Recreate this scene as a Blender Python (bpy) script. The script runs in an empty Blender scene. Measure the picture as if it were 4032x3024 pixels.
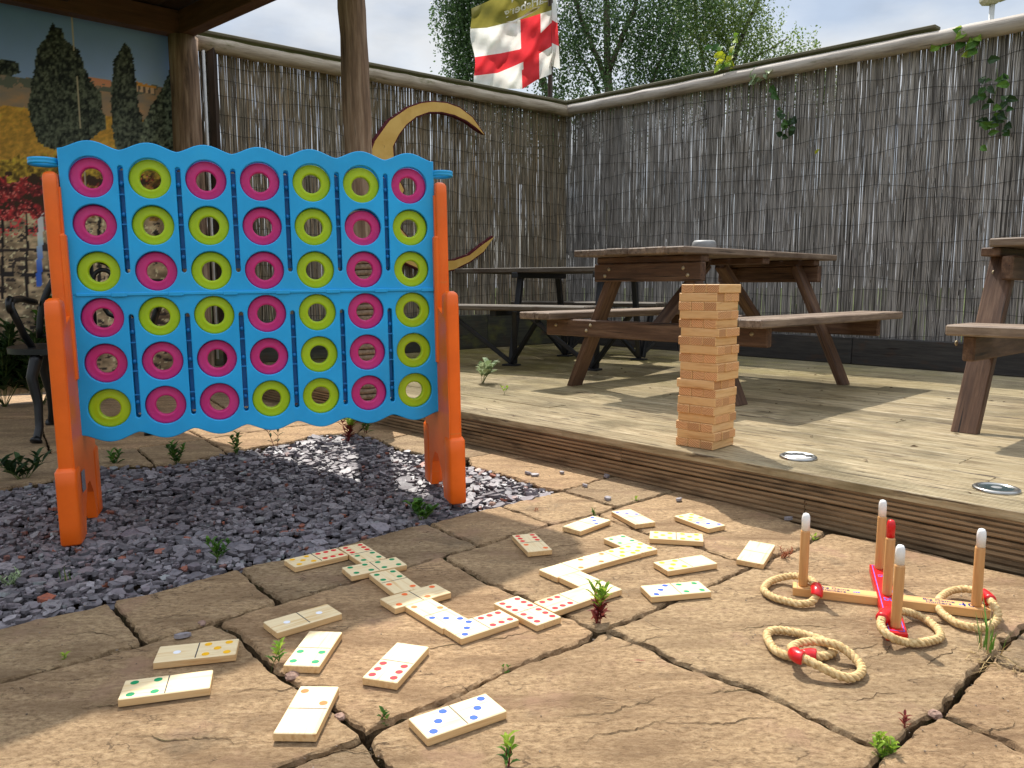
import bpy, bmesh, math, random
import numpy as np
from mathutils import Vector, Matrix
R = math.radians
V = Vector
SC = bpy.context.scene
COL = SC.collection
rnd = random.Random(7)

# ------------------------------------------------------------------ camera, sky, sun, exposure
CAM_H, PITCH, FPX = 0.72, 0.1235, 3100.0          # metres, radians, focal length in photo pixels
cd = bpy.data.cameras.new('camera'); cam = bpy.data.objects.new('camera', cd); COL.objects.link(cam)
cam.location = (0, 0, CAM_H); cam.rotation_euler = (R(90) - PITCH, 0, 0)
cd.sensor_width = 36; cd.lens = FPX / 4032 * 36; cd.clip_start = .02; cd.clip_end = 1000
SC.camera = cam
SUN_AZ, SUN_EL = R(103), R(57)                    # direction the light comes from
sdir = V((math.cos(SUN_AZ) * math.cos(SUN_EL), math.sin(SUN_AZ) * math.cos(SUN_EL), math.sin(SUN_EL)))
ld = bpy.data.lights.new('sun', 'SUN'); ld.energy = 5.0; ld.angle = R(.53); ld.color = (1, .95, .87)
sun = bpy.data.objects.new('sun', ld); COL.objects.link(sun)
sun.rotation_euler = sdir.to_track_quat('Z', 'Y').to_euler()
W = bpy.data.worlds.new('World'); SC.world = W; W.use_nodes = True
nt = W.node_tree; N = nt.nodes; L = nt.links
bg = N['Background']; bg.inputs['Strength'].default_value = .14
sky = N.new('ShaderNodeTexSky'); sky.sky_type = 'NISHITA'; sky.sun_disc = False
sky.sun_elevation = SUN_EL; sky.sun_rotation = math.pi / 2 - SUN_AZ; sky.air_density = 1.2; sky.dust_density = 2.0
tc = N.new('ShaderNodeTexCoord'); mp = N.new('ShaderNodeMapping'); mp.inputs['Scale'].default_value = (1.6, 1.6, 4.0)
L.new(tc.outputs['Generated'], mp.inputs[0])
cn = N.new('ShaderNodeTexNoise'); cn.inputs['Scale'].default_value = 2.3; cn.inputs['Detail'].default_value = 7; cn.inputs['Roughness'].default_value = .55
L.new(mp.outputs[0], cn.inputs['Vector'])
cr = N.new('ShaderNodeValToRGB'); cr.color_ramp.elements[0].position = .38; cr.color_ramp.elements[1].position = .62
L.new(cn.outputs['Fac'], cr.inputs[0])
cn2 = N.new('ShaderNodeTexNoise'); cn2.inputs['Scale'].default_value = 3.1; cn2.inputs['Detail'].default_value = 6
L.new(mp.outputs[0], cn2.inputs['Vector'])
cc = N.new('ShaderNodeValToRGB'); cc.color_ramp.elements[0].position = .36; cc.color_ramp.elements[1].position = .62
cc.color_ramp.elements[0].color = (2.6, 3.0, 3.65, 1); cc.color_ramp.elements[1].color = (4.5, 4.6, 4.7, 1)
L.new(cn2.outputs['Fac'], cc.inputs[0])
mx = N.new('ShaderNodeMixRGB'); L.new(cr.outputs[0], mx.inputs[0]); L.new(sky.outputs[0], mx.inputs[1]); L.new(cc.outputs[0], mx.inputs[2])
cl = N.new('ShaderNodeMixRGB'); cl.inputs[0].default_value = .7; L.new(mx.outputs[0], cl.inputs[1]); L.new(cc.outputs[0], cl.inputs[2])
sx = N.new('ShaderNodeSeparateXYZ'); L.new(tc.outputs['Generated'], sx.inputs[0])
zr = N.new('ShaderNodeMapRange'); L.new(sx.outputs['Z'], zr.inputs[0]); zr.inputs[1].default_value = .32; zr.inputs[2].default_value = .8; zr.inputs[3].default_value = 1.0; zr.inputs[4].default_value = 2.2
vm = N.new('ShaderNodeVectorMath'); vm.operation = 'SCALE'; L.new(cl.outputs[0], vm.inputs[0]); L.new(zr.outputs[0], vm.inputs['Scale'])   # overcast sky: zenith brighter than horizon
L.new(vm.outputs[0], bg.inputs['Color'])
SC.view_settings.view_transform = 'Standard'; SC.view_settings.look = 'None'; SC.view_settings.exposure = 0.34; SC.view_settings.gamma = 1
SC.render.engine = 'CYCLES'; SC.cycles.max_bounces = 6; SC.cycles.use_denoising = True

# ------------------------------------------------------------------ survey: photo pixel -> point of the place
def ray(p):
    x = (p[0] - 2016) / FPX; y = -(p[1] - 1512) / FPX
    return V((x, math.cos(PITCH) + y * math.sin(PITCH), -math.sin(PITCH) + y * math.cos(PITCH)))
def onz(p, z=0.0):
    d = ray(p); t = (z - CAM_H) / d.z
    return V((d.x * t, d.y * t, z))
def ony(p, Y):
    d = ray(p); t = Y / d.y
    return V((d.x * t, Y, CAM_H + d.z * t))
def onplane(p, p0, n):
    d = ray(p); o = V((0, 0, CAM_H)); t = (V(p0) - o).dot(n) / d.dot(n)
    return o + d * t
def px(P):
    Z = P[2] - CAM_H; d = P[1] * math.cos(PITCH) - Z * math.sin(PITCH); v = P[1] * math.sin(PITCH) + Z * math.cos(PITCH)
    return 2016 + FPX * P[0] / d, 1512 - FPX * v / d
def zm(x0, y0, s, pts): return [(x0 + s * a, y0 + s * b) for a, b in pts]

# ------------------------------------------------------------------ materials
def s2l(c):
    return tuple(((x / 255 + .055) / 1.055) ** 2.4 if x > 10 else x / 255 / 12.92 for x in c) + (1,)
class NT:
    def __init__(s, name):
        s.m = bpy.data.materials.new(name); s.m.use_nodes = True; s.n = s.m.node_tree.nodes; s.l = s.m.node_tree.links
        s.b = s.n['Principled BSDF']
    def new(s, t, **k):
        o = s.n.new('ShaderNode' + t)
        for a, v in k.items(): setattr(o, a, v)
        return o
    def coord(s, kind, sc=(1, 1, 1)):
        if kind == 'gc':
            o = s.new('Attribute', attribute_name='gc').outputs['Vector']
        elif kind == 'pos': o = s.new('NewGeometry').outputs['Position']
        else: o = s.new('TexCoord').outputs['Object']
        m = s.new('Mapping'); m.inputs['Scale'].default_value = sc; s.l.new(o, m.inputs[0]); return m.outputs[0]
    def noise(s, co, scale=1, detail=5, rough=.6, dist=0):
        n = s.new('TexNoise'); n.inputs['Scale'].default_value = scale; n.inputs['Detail'].default_value = detail
        n.inputs['Roughness'].default_value = rough; n.inputs['Distortion'].default_value = dist; s.l.new(co, n.inputs['Vector']); return n.outputs['Fac']
    def ramp(s, fac, stops, interp='LINEAR'):
        r = s.new('ValToRGB'); e = r.color_ramp; e.interpolation = interp
        while len(e.elements) < len(stops): e.elements.new(.5)
        for el, (p, c) in zip(e.elements, stops): el.position = p; el.color = c if len(c) == 4 else s2l(c)
        s.l.new(fac, r.inputs[0]); return r.outputs[0]
    def mix(s, f, a, b, mode='MIX'):
        m = s.new('MixRGB', blend_type=mode)
        for i, v in enumerate((f, a, b)):
            if isinstance(v, (int, float)): m.inputs[i].default_value = v if i == 0 else (v, v, v, 1)
            elif isinstance(v, tuple): m.inputs[i].default_value = v if len(v) == 4 else s2l(v)
            else: s.l.new(v, m.inputs[i])
        return m.outputs[0]
    def island(s): return s.new('NewGeometry').outputs['Random Per Island']
    def bump(s, h, strength, dist, prev=None):
        b = s.new('Bump'); b.inputs['Strength'].default_value = strength; b.inputs['Distance'].default_value = dist
        s.l.new(h, b.inputs['Height'])
        if prev is not None: s.l.new(prev, b.inputs['Normal'])
        return b.outputs[0]
    def done(s, col=None, rough=.6, spec=.4, metal=0, norm=None):
        if col is not None:
            if isinstance(col, tuple): s.b.inputs['Base Color'].default_value = col
            else: s.l.new(col, s.b.inputs['Base Color'])
        if isinstance(rough, (int, float)): s.b.inputs['Roughness'].default_value = rough
        else: s.l.new(rough, s.b.inputs['Roughness'])
        s.b.inputs['Specular IOR Level'].default_value = spec; s.b.inputs['Metallic'].default_value = metal
        if norm is not None: s.l.new(norm, s.b.inputs['Normal'])
        return s.m
BW = [(0, (0, 0, 0, 1)), (1, (1, 1, 1, 1))]
def band(a, b): return [(a, (0, 0, 0, 1)), (b, (1, 1, 1, 1))]
def mat(name, stops, coord='obj', sc=(1, 1, 1), scale=8, detail=5, rough=.6, spec=.35, spots=(), island=0, bump=None, metal=0, dist=0):
    t = NT(name); co = t.coord(coord, sc)
    c = t.ramp(t.noise(co, scale, detail, .6, dist), stops) if len(stops) > 1 else None
    if c is None:
        c = t.mix(0.0, stops[0][1], stops[0][1])
    for col, s_, a, b, *k in spots:
        co2 = t.coord(coord, k[0]) if k else co
        c = t.mix(t.ramp(t.noise(co2, s_, 6, .62), band(a, b)), c, col)
    if island:
        f = t.ramp(t.island(), [(0, (1 - island,) * 3 + (1,)), (1, (1 + island * .5,) * 3 + (1,))])
        c = t.mix(1.0, c, f, 'MULTIPLY')
    nr = None
    if bump:
        bs, st, di, *k = bump
        nr = t.bump(t.noise(t.coord(coord, k[0]) if k else co, bs, 6), st, di)
    return t.done(c, rough, spec, metal, nr)
def plain(name, c, rough=.5, spec=.4, metal=0, var=10, scale=25, bump=None):
    lo = tuple(max(0, x - var) for x in c); hi = tuple(min(255, x + var) for x in c)
    return mat(name, [(.3, lo), (.7, hi)], scale=scale, rough=rough, spec=spec, metal=metal, bump=bump)
GR = (1.2, 14, 14)                                 # grain runs along gc.x
M = {}
def plastic(name, c, **k):
    hi = tuple(min(255, x + 6) for x in c); lo = tuple(int(x * .94) for x in c); du = tuple(int(x * .8 + 168 * .2) for x in c)
    M[name] = mat(name, [(.3, lo), (.7, hi)], scale=6, rough=.4, spec=.45, bump=(220, .12, .002), spots=[(du, 3.5, .52, .8), (du, 1, .66, .72, (3, 60, 60))])
plastic('blue_plastic', (26, 168, 234)); plastic('blue_dark', (0, 112, 182)); plastic('orange_plastic', (246, 104, 12))
plastic('pink_plastic', (212, 40, 122)); plastic('lime_plastic', (178, 206, 10))
M['pine'] = mat('pine', [(.3, (222, 196, 148)), (.5, (234, 214, 172)), (.7, (216, 182, 128))], 'gc', (6, 90, 90), 1, 4, .5, .35, island=.06, spots=[((214, 176, 122), 1, .62, .8, (3, 40, 40))])
M['pine_side_shade'] = mat('pine_side_shade', [(.3, (206, 166, 112)), (.5, (220, 184, 132)), (.7, (190, 144, 92))], 'gc', (6, 90, 90), 1, 4, .55, .3, island=.06)  # more orange pine, darkened: shade of the domino sides put into the colour
M['block_wood'] = mat('block_wood', [(.25, (208, 156, 98)), (.5, (222, 178, 122)), (.75, (188, 132, 78))], 'gc', (7, 75, 75), 1, 4, .5, .3, island=.3, spots=[((232, 190, 140), 1, .55, .8, (4, 30, 30)), ((150, 92, 48), 1, .68, .74, (9, 130, 130))])
t = NT('block_end'); co = t.coord('gc', (1, 1, 1)); w_ = t.new('TexWave', wave_type='RINGS', rings_direction='X'); w_.inputs['Scale'].default_value = 62; w_.inputs['Distortion'].default_value = 2.5; w_.inputs['Detail'].default_value = 2
mp_ = t.new('Mapping'); at_ = t.new('ObjectInfo'); cb_ = t.new('CombineXYZ'); ml_ = t.new('MapRange'); t.l.new(at_.outputs['Random'], ml_.inputs[0]); ml_.inputs[3].default_value = -.05; ml_.inputs[4].default_value = .05
t.l.new(ml_.outputs[0], cb_.inputs[1]); cb_.inputs[2].default_value = .035; t.l.new(cb_.outputs[0], mp_.inputs['Location']); t.l.new(t.new('TexCoord').outputs['Object'], mp_.inputs[0]); t.l.new(mp_.outputs[0], w_.inputs['Vector'])
c = t.ramp(w_.outputs['Fac'], [(.1, (226, 180, 130)), (.55, (208, 152, 100)), (.9, (164, 104, 62))]); c = t.mix(1.0, c, t.ramp(at_.outputs['Random'], [(0, (.78, .76, .74, 1)), (.5, (1, 1, 1, 1)), (1, (1.12, 1.08, 1.04, 1))]), 'MULTIPLY')
M['block_end'] = t.done(c, .6, .25)
M['peg_wood'] = mat('peg_wood', [(.3, (178, 122, 70)), (.7, (212, 162, 104))], 'gc', (5, 60, 60), 1, 4, .45, .4, island=.08)
M['board_wood'] = mat('board_wood', [(.3, (206, 152, 92)), (.7, (224, 178, 116))], 'gc', (5, 70, 70), 1, 4, .45, .35, spots=[((170, 112, 62), 1, .64, .74, (8, 160, 160))])
M['red_paint'] = plain('red_paint', (206, 18, 24), .32, .5, var=8, scale=30, bump=(60, .1, .002))
M['white_paint'] = plain('white_paint', (232, 230, 226), .45, .4, var=8)
M['navy_print'] = plain('navy_print', (30, 44, 96), .6, .2)
M['blue_print'] = plain('blue_print', (74, 96, 190), .6, .2)
for k, c in dict(spot_white=(236, 238, 244), spot_orange=(238, 112, 52), spot_blue=(34, 84, 200), spot_green=(18, 140, 88), spot_yellow=(240, 180, 20), spot_red=(220, 34, 44), line_grey=(70, 68, 70)).items():
    M[k] = plain(k, c, .5, .3, var=5)
def tablewood(name, a, b, c, moss=0):
    t = NT(name); co = t.coord('gc', GR)
    col = t.ramp(t.noise(co, 3.2, 8, .65), [(.28, a), (.5, b), (.72, c)])
    col = t.mix(t.ramp(t.noise(t.coord('gc', (4, 8, 8)), 1.5, 5), band(.55, .8)), col, (70, 50, 36))
    col = t.mix(t.ramp(t.noise(t.coord('gc', (2, 60, 60)), 1, 4), band(.62, .7)), col, (28, 20, 15))
    if moss: col = t.mix(t.ramp(t.noise(t.coord('gc', (3, 5, 5)), 1.3, 6), band(.52, .72)), col, (96, 96, 50))
    f = t.ramp(t.island(), [(0, (.75, .75, .75, 1)), (1, (1.15, 1.15, 1.15, 1))]); col = t.mix(1.0, col, f, 'MULTIPLY')
    M[name] = t.done(col, .62, .35, 0, t.bump(t.noise(co, 5, 8, .7), .5, .004))
tablewood('table_wood', (66, 46, 34), (94, 68, 50), (124, 96, 74))
tablewood('top_wood', (84, 70, 58), (118, 100, 84), (150, 132, 112))
tablewood('grey_wood', (58, 50, 42), (84, 75, 64), (116, 106, 92))
tablewood('dark_wood', (40, 30, 23), (58, 44, 33), (78, 62, 48))
tablewood('beam_wood', (70, 46, 32), (92, 62, 44), (108, 76, 54))
tablewood('kerb_wood', (42, 42, 36), (58, 57, 48), (74, 72, 58), 1)
tablewood('sleeper_wood', (38, 36, 34), (52, 49, 46), (66, 62, 57))
M['log_wood'] = mat('log_wood', [(.3, (128, 114, 96)), (.5, (164, 150, 130)), (.7, (188, 176, 156))], 'gc', (1.5, 16, 16), 2.2, 7, .7, .25, spots=[((92, 90, 46), 2.0, .56, .7, (2.2, 6, 6)), ((60, 52, 44), 1, .66, .72, (2, 50, 50))], bump=(6, .5, .006))
M['log_pale'] = mat('log_pale', [(.3, (132, 122, 112)), (.5, (170, 160, 148)), (.7, (190, 182, 172))], 'gc', (1.5, 16, 16), 2.2, 7, .65, .3, spots=[((104, 100, 74), 2.0, .62, .75, (2.2, 6, 6)), ((64, 58, 52), 1, .66, .72, (2, 50, 50))], bump=(6, .5, .006))
M['post_wood'] = mat('post_wood', [(.28, (74, 58, 46)), (.5, (136, 110, 88)), (.72, (178, 154, 130))], 'gc', (1.1, 15, 15), 2.4, 8, .7, .25, spots=[((46, 34, 27), 1, .6, .72, (2, 10, 10)), ((40, 30, 24), 1, .66, .7, (1.4, 46, 46))], bump=(5, .6, .008))
M['cap_board'] = mat('cap_board', [(.3, (84, 82, 60)), (.7, (120, 112, 92))], 'gc', (2, 20, 20), 2, 5, .8)
def reed_mat(name, cols, moss):
    t = NT(name); c = t.ramp(t.island(), [(i / (len(cols) - 1), k) for i, k in enumerate(cols)])
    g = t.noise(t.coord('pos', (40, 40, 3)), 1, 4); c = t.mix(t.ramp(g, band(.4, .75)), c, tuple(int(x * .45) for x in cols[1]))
    big = t.noise(t.coord('pos', (1.2, 1.2, .8)), 1, 4); c = t.mix(t.ramp(big, [(.45, (0, 0, 0, 1)), (.75, (moss, moss, moss, 1))]), c, (104, 92, 58))
    M[name] = t.done(c, .7, .25)
reed_mat('reed_grey', [(142, 136, 131), (184, 178, 172), (160, 154, 148), (196, 190, 184), (134, 128, 123), (174, 167, 160), (186, 176, 165)], .25)
reed_mat('reed_brown', [(136, 126, 110), (176, 164, 144), (152, 141, 122), (188, 176, 156), (126, 116, 102), (184, 156, 120), (166, 154, 134)], .6)
reed_mat('reed_grey_back', [(88, 84, 80), (120, 115, 110), (102, 97, 93), (134, 128, 123)], .25)  # back reeds, grey and brown: darker copies, shadow behind front reeds painted in
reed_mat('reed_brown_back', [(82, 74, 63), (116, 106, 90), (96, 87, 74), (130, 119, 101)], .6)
M['wire'] = plain('wire', (32, 28, 26), .7, .3)
M['rope'] = mat('rope', [(.3, (176, 142, 92)), (.6, (214, 186, 136)), (.8, (228, 206, 164))], 'obj', (1, 1, 1), 120, 4, .8, .2, bump=(420, .6, .002))
M['old_rope'] = mat('old_rope', [(.3, (112, 92, 74)), (.7, (168, 144, 120))], 'obj', (1, 1, 1), 60, 5, .85, .2, bump=(150, .7, .004))
M['iron'] = mat('iron', [(.3, (9, 9, 10)), (.7, (18, 18, 19))], scale=30, rough=.42, spec=.5, bump=(90, .2, .002))
M['steel_black'] = mat('steel_black', [(.3, (18, 19, 22)), (.7, (32, 34, 38))], scale=12, rough=.5, spec=.5)
M['metal'] = plain('metal', (170, 168, 162), .3, .5, 1.0)
M['bolt'] = plain('bolt', (176, 160, 130), .45, .5, .6)
M['lens'] = plain('lens', (52, 66, 68), .12, .6, 0, 4)
M['white_plastic'] = plain('white_plastic', (214, 214, 210), .5, .4)
M['beige_plastic'] = plain('beige_plastic', (176, 174, 150), .5, .4)
M['grey_plastic'] = plain('grey_plastic', (128, 128, 126), .5, .4)
M['sticker'] = plain('sticker', (120, 124, 134), .4, .4, .2, 25, 160)
M['maroon'] = plain('maroon', (84, 18, 30), .6, .3)
M['gold_paint'] = mat('gold_paint', [(.35, (202, 158, 76)), (.65, (220, 180, 98))], scale=6, rough=.55, spots=[((150, 112, 60), 9, .68, .74)])
M['dark_soil'] = mat('dark_soil', [(.3, (26, 21, 16)), (.7, (58, 46, 34))], scale=60, rough=.95, spec=.1, bump=(90, .8, .01))
M['grass_ground'] = mat('grass_ground', [(.3, (52, 66, 30)), (.7, (92, 100, 52))], scale=2, rough=.95, spec=.1)
def leafmat(name, a, b, tr=.25):
    t = NT(name); c = t.ramp(t.island(), [(0, a), (1, b)])
    c = t.mix(t.ramp(t.noise(t.coord('obj'), 40, 3), band(.5, .8)), c, tuple(int(x * .75) for x in a))
    t.b.inputs['Transmission Weight'].default_value = 0
    m = t.done(c, .5, .35)
    d = t.new('BsdfTranslucent'); t.l.new(c, d.inputs[0]); x = t.new('MixShader'); x.inputs[0].default_value = tr
    t.l.new(t.b.outputs[0], x.inputs[1]); t.l.new(d.outputs[0], x.inputs[2]); t.l.new(x.outputs[0], t.n['Material Output'].inputs[0]); M[name] = m
leafmat('leaf_green', (46, 84, 28), (96, 136, 48)); leafmat('leaf_light', (104, 146, 40), (168, 190, 70), .4); leafmat('leaf_dark', (30, 54, 26), (58, 86, 40))
leafmat('leaf_red', (96, 22, 28), (150, 70, 50)); leafmat('leaf_yellow', (150, 160, 30), (206, 206, 60), .5); leafmat('birch_leaf', (50, 76, 44), (116, 144, 92), .38); leafmat('birch_pale', (96, 122, 62), (156, 172, 104), .35)
leafmat('leaf_silver', (120, 142, 96), (176, 190, 150), .3); leafmat('leaf_brown', (140, 80, 48), (176, 112, 72), .2)
M['stem_red'] = plain('stem_red', (120, 34, 38), .6); M['stem_green'] = plain('stem_green', (92, 108, 52), .6); M['straw'] = plain('straw', (176, 150, 104), .8)
M['bark'] = mat('bark', [(.35, (64, 56, 48)), (.6, (120, 110, 98))], sc=(1, 1, .3), scale=9, rough=.9, bump=(20, .6, .02))
def cloth(name, c):
    t = NT(name); col = t.mix(t.ramp(t.noise(t.coord('obj'), 3, 4), band(.4, .7)), c, tuple(int(x * .93) for x in c))
    m = t.done(col, .8, .15); d = t.new('BsdfTranslucent'); t.l.new(col, d.inputs[0]); x = t.new('MixShader'); x.inputs[0].default_value = .45
    t.l.new(t.b.outputs[0], x.inputs[1]); t.l.new(d.outputs[0], x.inputs[2]); t.l.new(x.outputs[0], t.n['Material Output'].inputs[0]); M[name] = m
cloth('flag_white', (240, 238, 234)); cloth('flag_red', (228, 64, 72)); cloth('flag_olive', (136, 128, 62))
# sandstone paving: riven ledges, mottling, each slab its own tone
t = NT('sandstone'); co = t.coord('pos'); st = t.coord('pos', (9, 3.2, 8))
lay = t.noise(t.coord('pos', (2.0, 4.6, 3)), 1.5, 6, .55, .6)
c = t.ramp(t.noise(t.coord('pos', (60, 100, 60)), 1, 10, .8), [(.34, (110, 88, 62)), (.48, (182, 153, 115)), (.64, (218, 191, 152))])
c = t.mix(t.ramp(t.noise(t.coord('pos', (1.3, 5, 3)), 2.4, 7, .6, .4), band(.42, .72)), c, (136, 110, 80))
c = t.mix(t.ramp(t.noise(co, 6, 6), band(.56, .76)), c, (176, 142, 116))
c = t.mix(t.ramp(t.noise(co, 3.1, 8, .7), band(.57, .78)), c, (106, 94, 76))
c = t.mix(t.ramp(t.noise(co, 260, 2), band(.7, .8)), c, (82, 66, 46))
c = t.mix(1.0, c, t.ramp(t.island(), [(0, (.84, .84, .84, 1)), (.5, (1.0, .98, .95, 1)), (1, (1.12, 1.04, .99, 1))]), 'MULTIPLY')
stp = t.ramp(lay, [(0, (0, 0, 0, 1)), (.40, (.2,) * 3 + (1,)), (.41, (.42,) * 3 + (1,)), (.50, (.5,) * 3 + (1,)), (.506, (.66,) * 3 + (1,)), (.585, (.72,) * 3 + (1,)), (.59, (.9,) * 3 + (1,)), (1, (1, 1, 1, 1))])
crk = t.ramp(lay, [(.400, (0, 0, 0, 1)), (.406, (.9,) * 3 + (1,)), (.412, (0, 0, 0, 1)), (.500, (0, 0, 0, 1)), (.504, (.9,) * 3 + (1,)), (.508, (0, 0, 0, 1)), (.582, (0, 0, 0, 1)), (.588, (.9,) * 3 + (1,)), (.593, (0, 0, 0, 1))])
brk = t.ramp(t.noise(co, 7, 3), band(.5, .62)); crk = t.mix(1.0, crk, brk, 'MULTIPLY')
c = t.mix(crk, c, (70, 52, 34))
nb = t.bump(stp, .9, .012); nb = t.bump(t.noise(t.coord('pos', (60, 100, 60)), 1, 10, .8), 1.0, .014, nb); nb = t.bump(t.noise(co, 14, 5, .6), .3, .008, nb)
M['sandstone'] = t.done(c, .78, .3, 0, nb)
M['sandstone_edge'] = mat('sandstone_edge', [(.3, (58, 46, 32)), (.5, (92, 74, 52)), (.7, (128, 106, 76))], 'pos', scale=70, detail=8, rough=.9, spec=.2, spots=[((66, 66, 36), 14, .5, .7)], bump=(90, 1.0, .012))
M['litter'] = mat('litter', [(.3, (54, 42, 30)), (.7, (112, 88, 58))], 'pos', scale=30, rough=.8)
M['grit'] = mat('grit', [(.3, (84, 74, 64)), (.5, (128, 112, 94)), (.7, (170, 160, 150))], 'pos', scale=140, detail=2, rough=.9, spec=.2)
M['pebble'] = mat('pebble', [(.3, (118, 92, 80)), (.7, (160, 132, 116))], scale=90, rough=.8, bump=(120, .6, .004))
# slate chips
t = NT('slate'); c = t.ramp(t.island(), [(0, (84, 81, 84)), (.2, (122, 116, 119)), (.4, (102, 97, 100)), (.6, (148, 142, 144)), (.8, (114, 105, 110)), (.925, (132, 126, 126)), (.95, (146, 150, 148)), (.962, (96, 90, 94)), (.984, (146, 88, 66)), (1, (164, 92, 66))])
c = t.mix(t.ramp(t.noise(t.coord('pos'), 90, 5), band(.45, .8)), c, (72, 66, 70))
M['slate'] = t.done(c, .52, .6, 0, t.bump(t.noise(t.coord('pos'), 160, 5), .35, .002))
# decking: silvered boards, green film towards the fences
t = NT('deck_wood'); co = t.coord('gc', (2, 30, 30))
c = t.ramp(t.noise(co, 2.4, 8, .65), [(.26, (104, 90, 64)), (.46, (164, 146, 112)), (.74, (208, 194, 160))])
c = t.mix(t.ramp(t.noise(t.coord('gc', (3, 9, 9)), 1.4, 6), band(.56, .74)), c, (122, 102, 72))
c = t.mix(t.ramp(t.noise(t.coord('gc', (5, 40, 40)), 1, 5), band(.58, .66)), c, (84, 70, 50))
ps = t.new('NewGeometry').outputs['Position']; dt = t.new('VectorMath', operation='DOT_PRODUCT'); t.l.new(ps, dt.inputs[0]); dt.inputs[1].default_value = (-.05, 1, 0)
mr = t.new('MapRange'); t.l.new(dt.outputs['Value'], mr.inputs[0]); mr.inputs[1].default_value = 3.6; mr.inputs[2].default_value = 6.2
mo = t.new('Math', operation='MULTIPLY'); t.l.new(mr.outputs[0], mo.inputs[0]); t.l.new(t.ramp(t.noise(t.coord('pos', (1, 1, 1)), 3, 6), band(.3, .6)), mo.inputs[1])
c = t.mix(mo.outputs[0], c, (128, 118, 58))
c = t.mix(1.0, c, t.ramp(t.island(), [(0, (.62, .61, .58, 1)), (.5, (.95, .94, .9, 1)), (1, (1.14, 1.14, 1.14, 1))]), 'MULTIPLY')
c = t.mix(t.ramp(t.noise(t.coord('pos', (1, 1, 1)), 2.2, 7, .65), band(.5, .72)), c, (104, 92, 60))
M['deck_wood'] = t.done(c, .42, .6, 0, t.bump(t.noise(co, 4, 7, .7), .35, .003))
t = NT('fascia_wood'); co = t.coord('gc', (2, 30, 30))
c = t.ramp(t.noise(co, 2.4, 8, .65), [(.28, (104, 84, 60)), (.5, (146, 120, 88)), (.74, (176, 150, 116))])
c = t.mix(t.ramp(t.noise(t.coord('gc', (3, 12, 12)), 1.4, 6), band(.52, .7)), c, (84, 66, 46))
M['fascia_wood'] = t.done(c, .6, .35, 0, t.bump(t.noise(co, 4, 7, .7), .4, .003))

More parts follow.
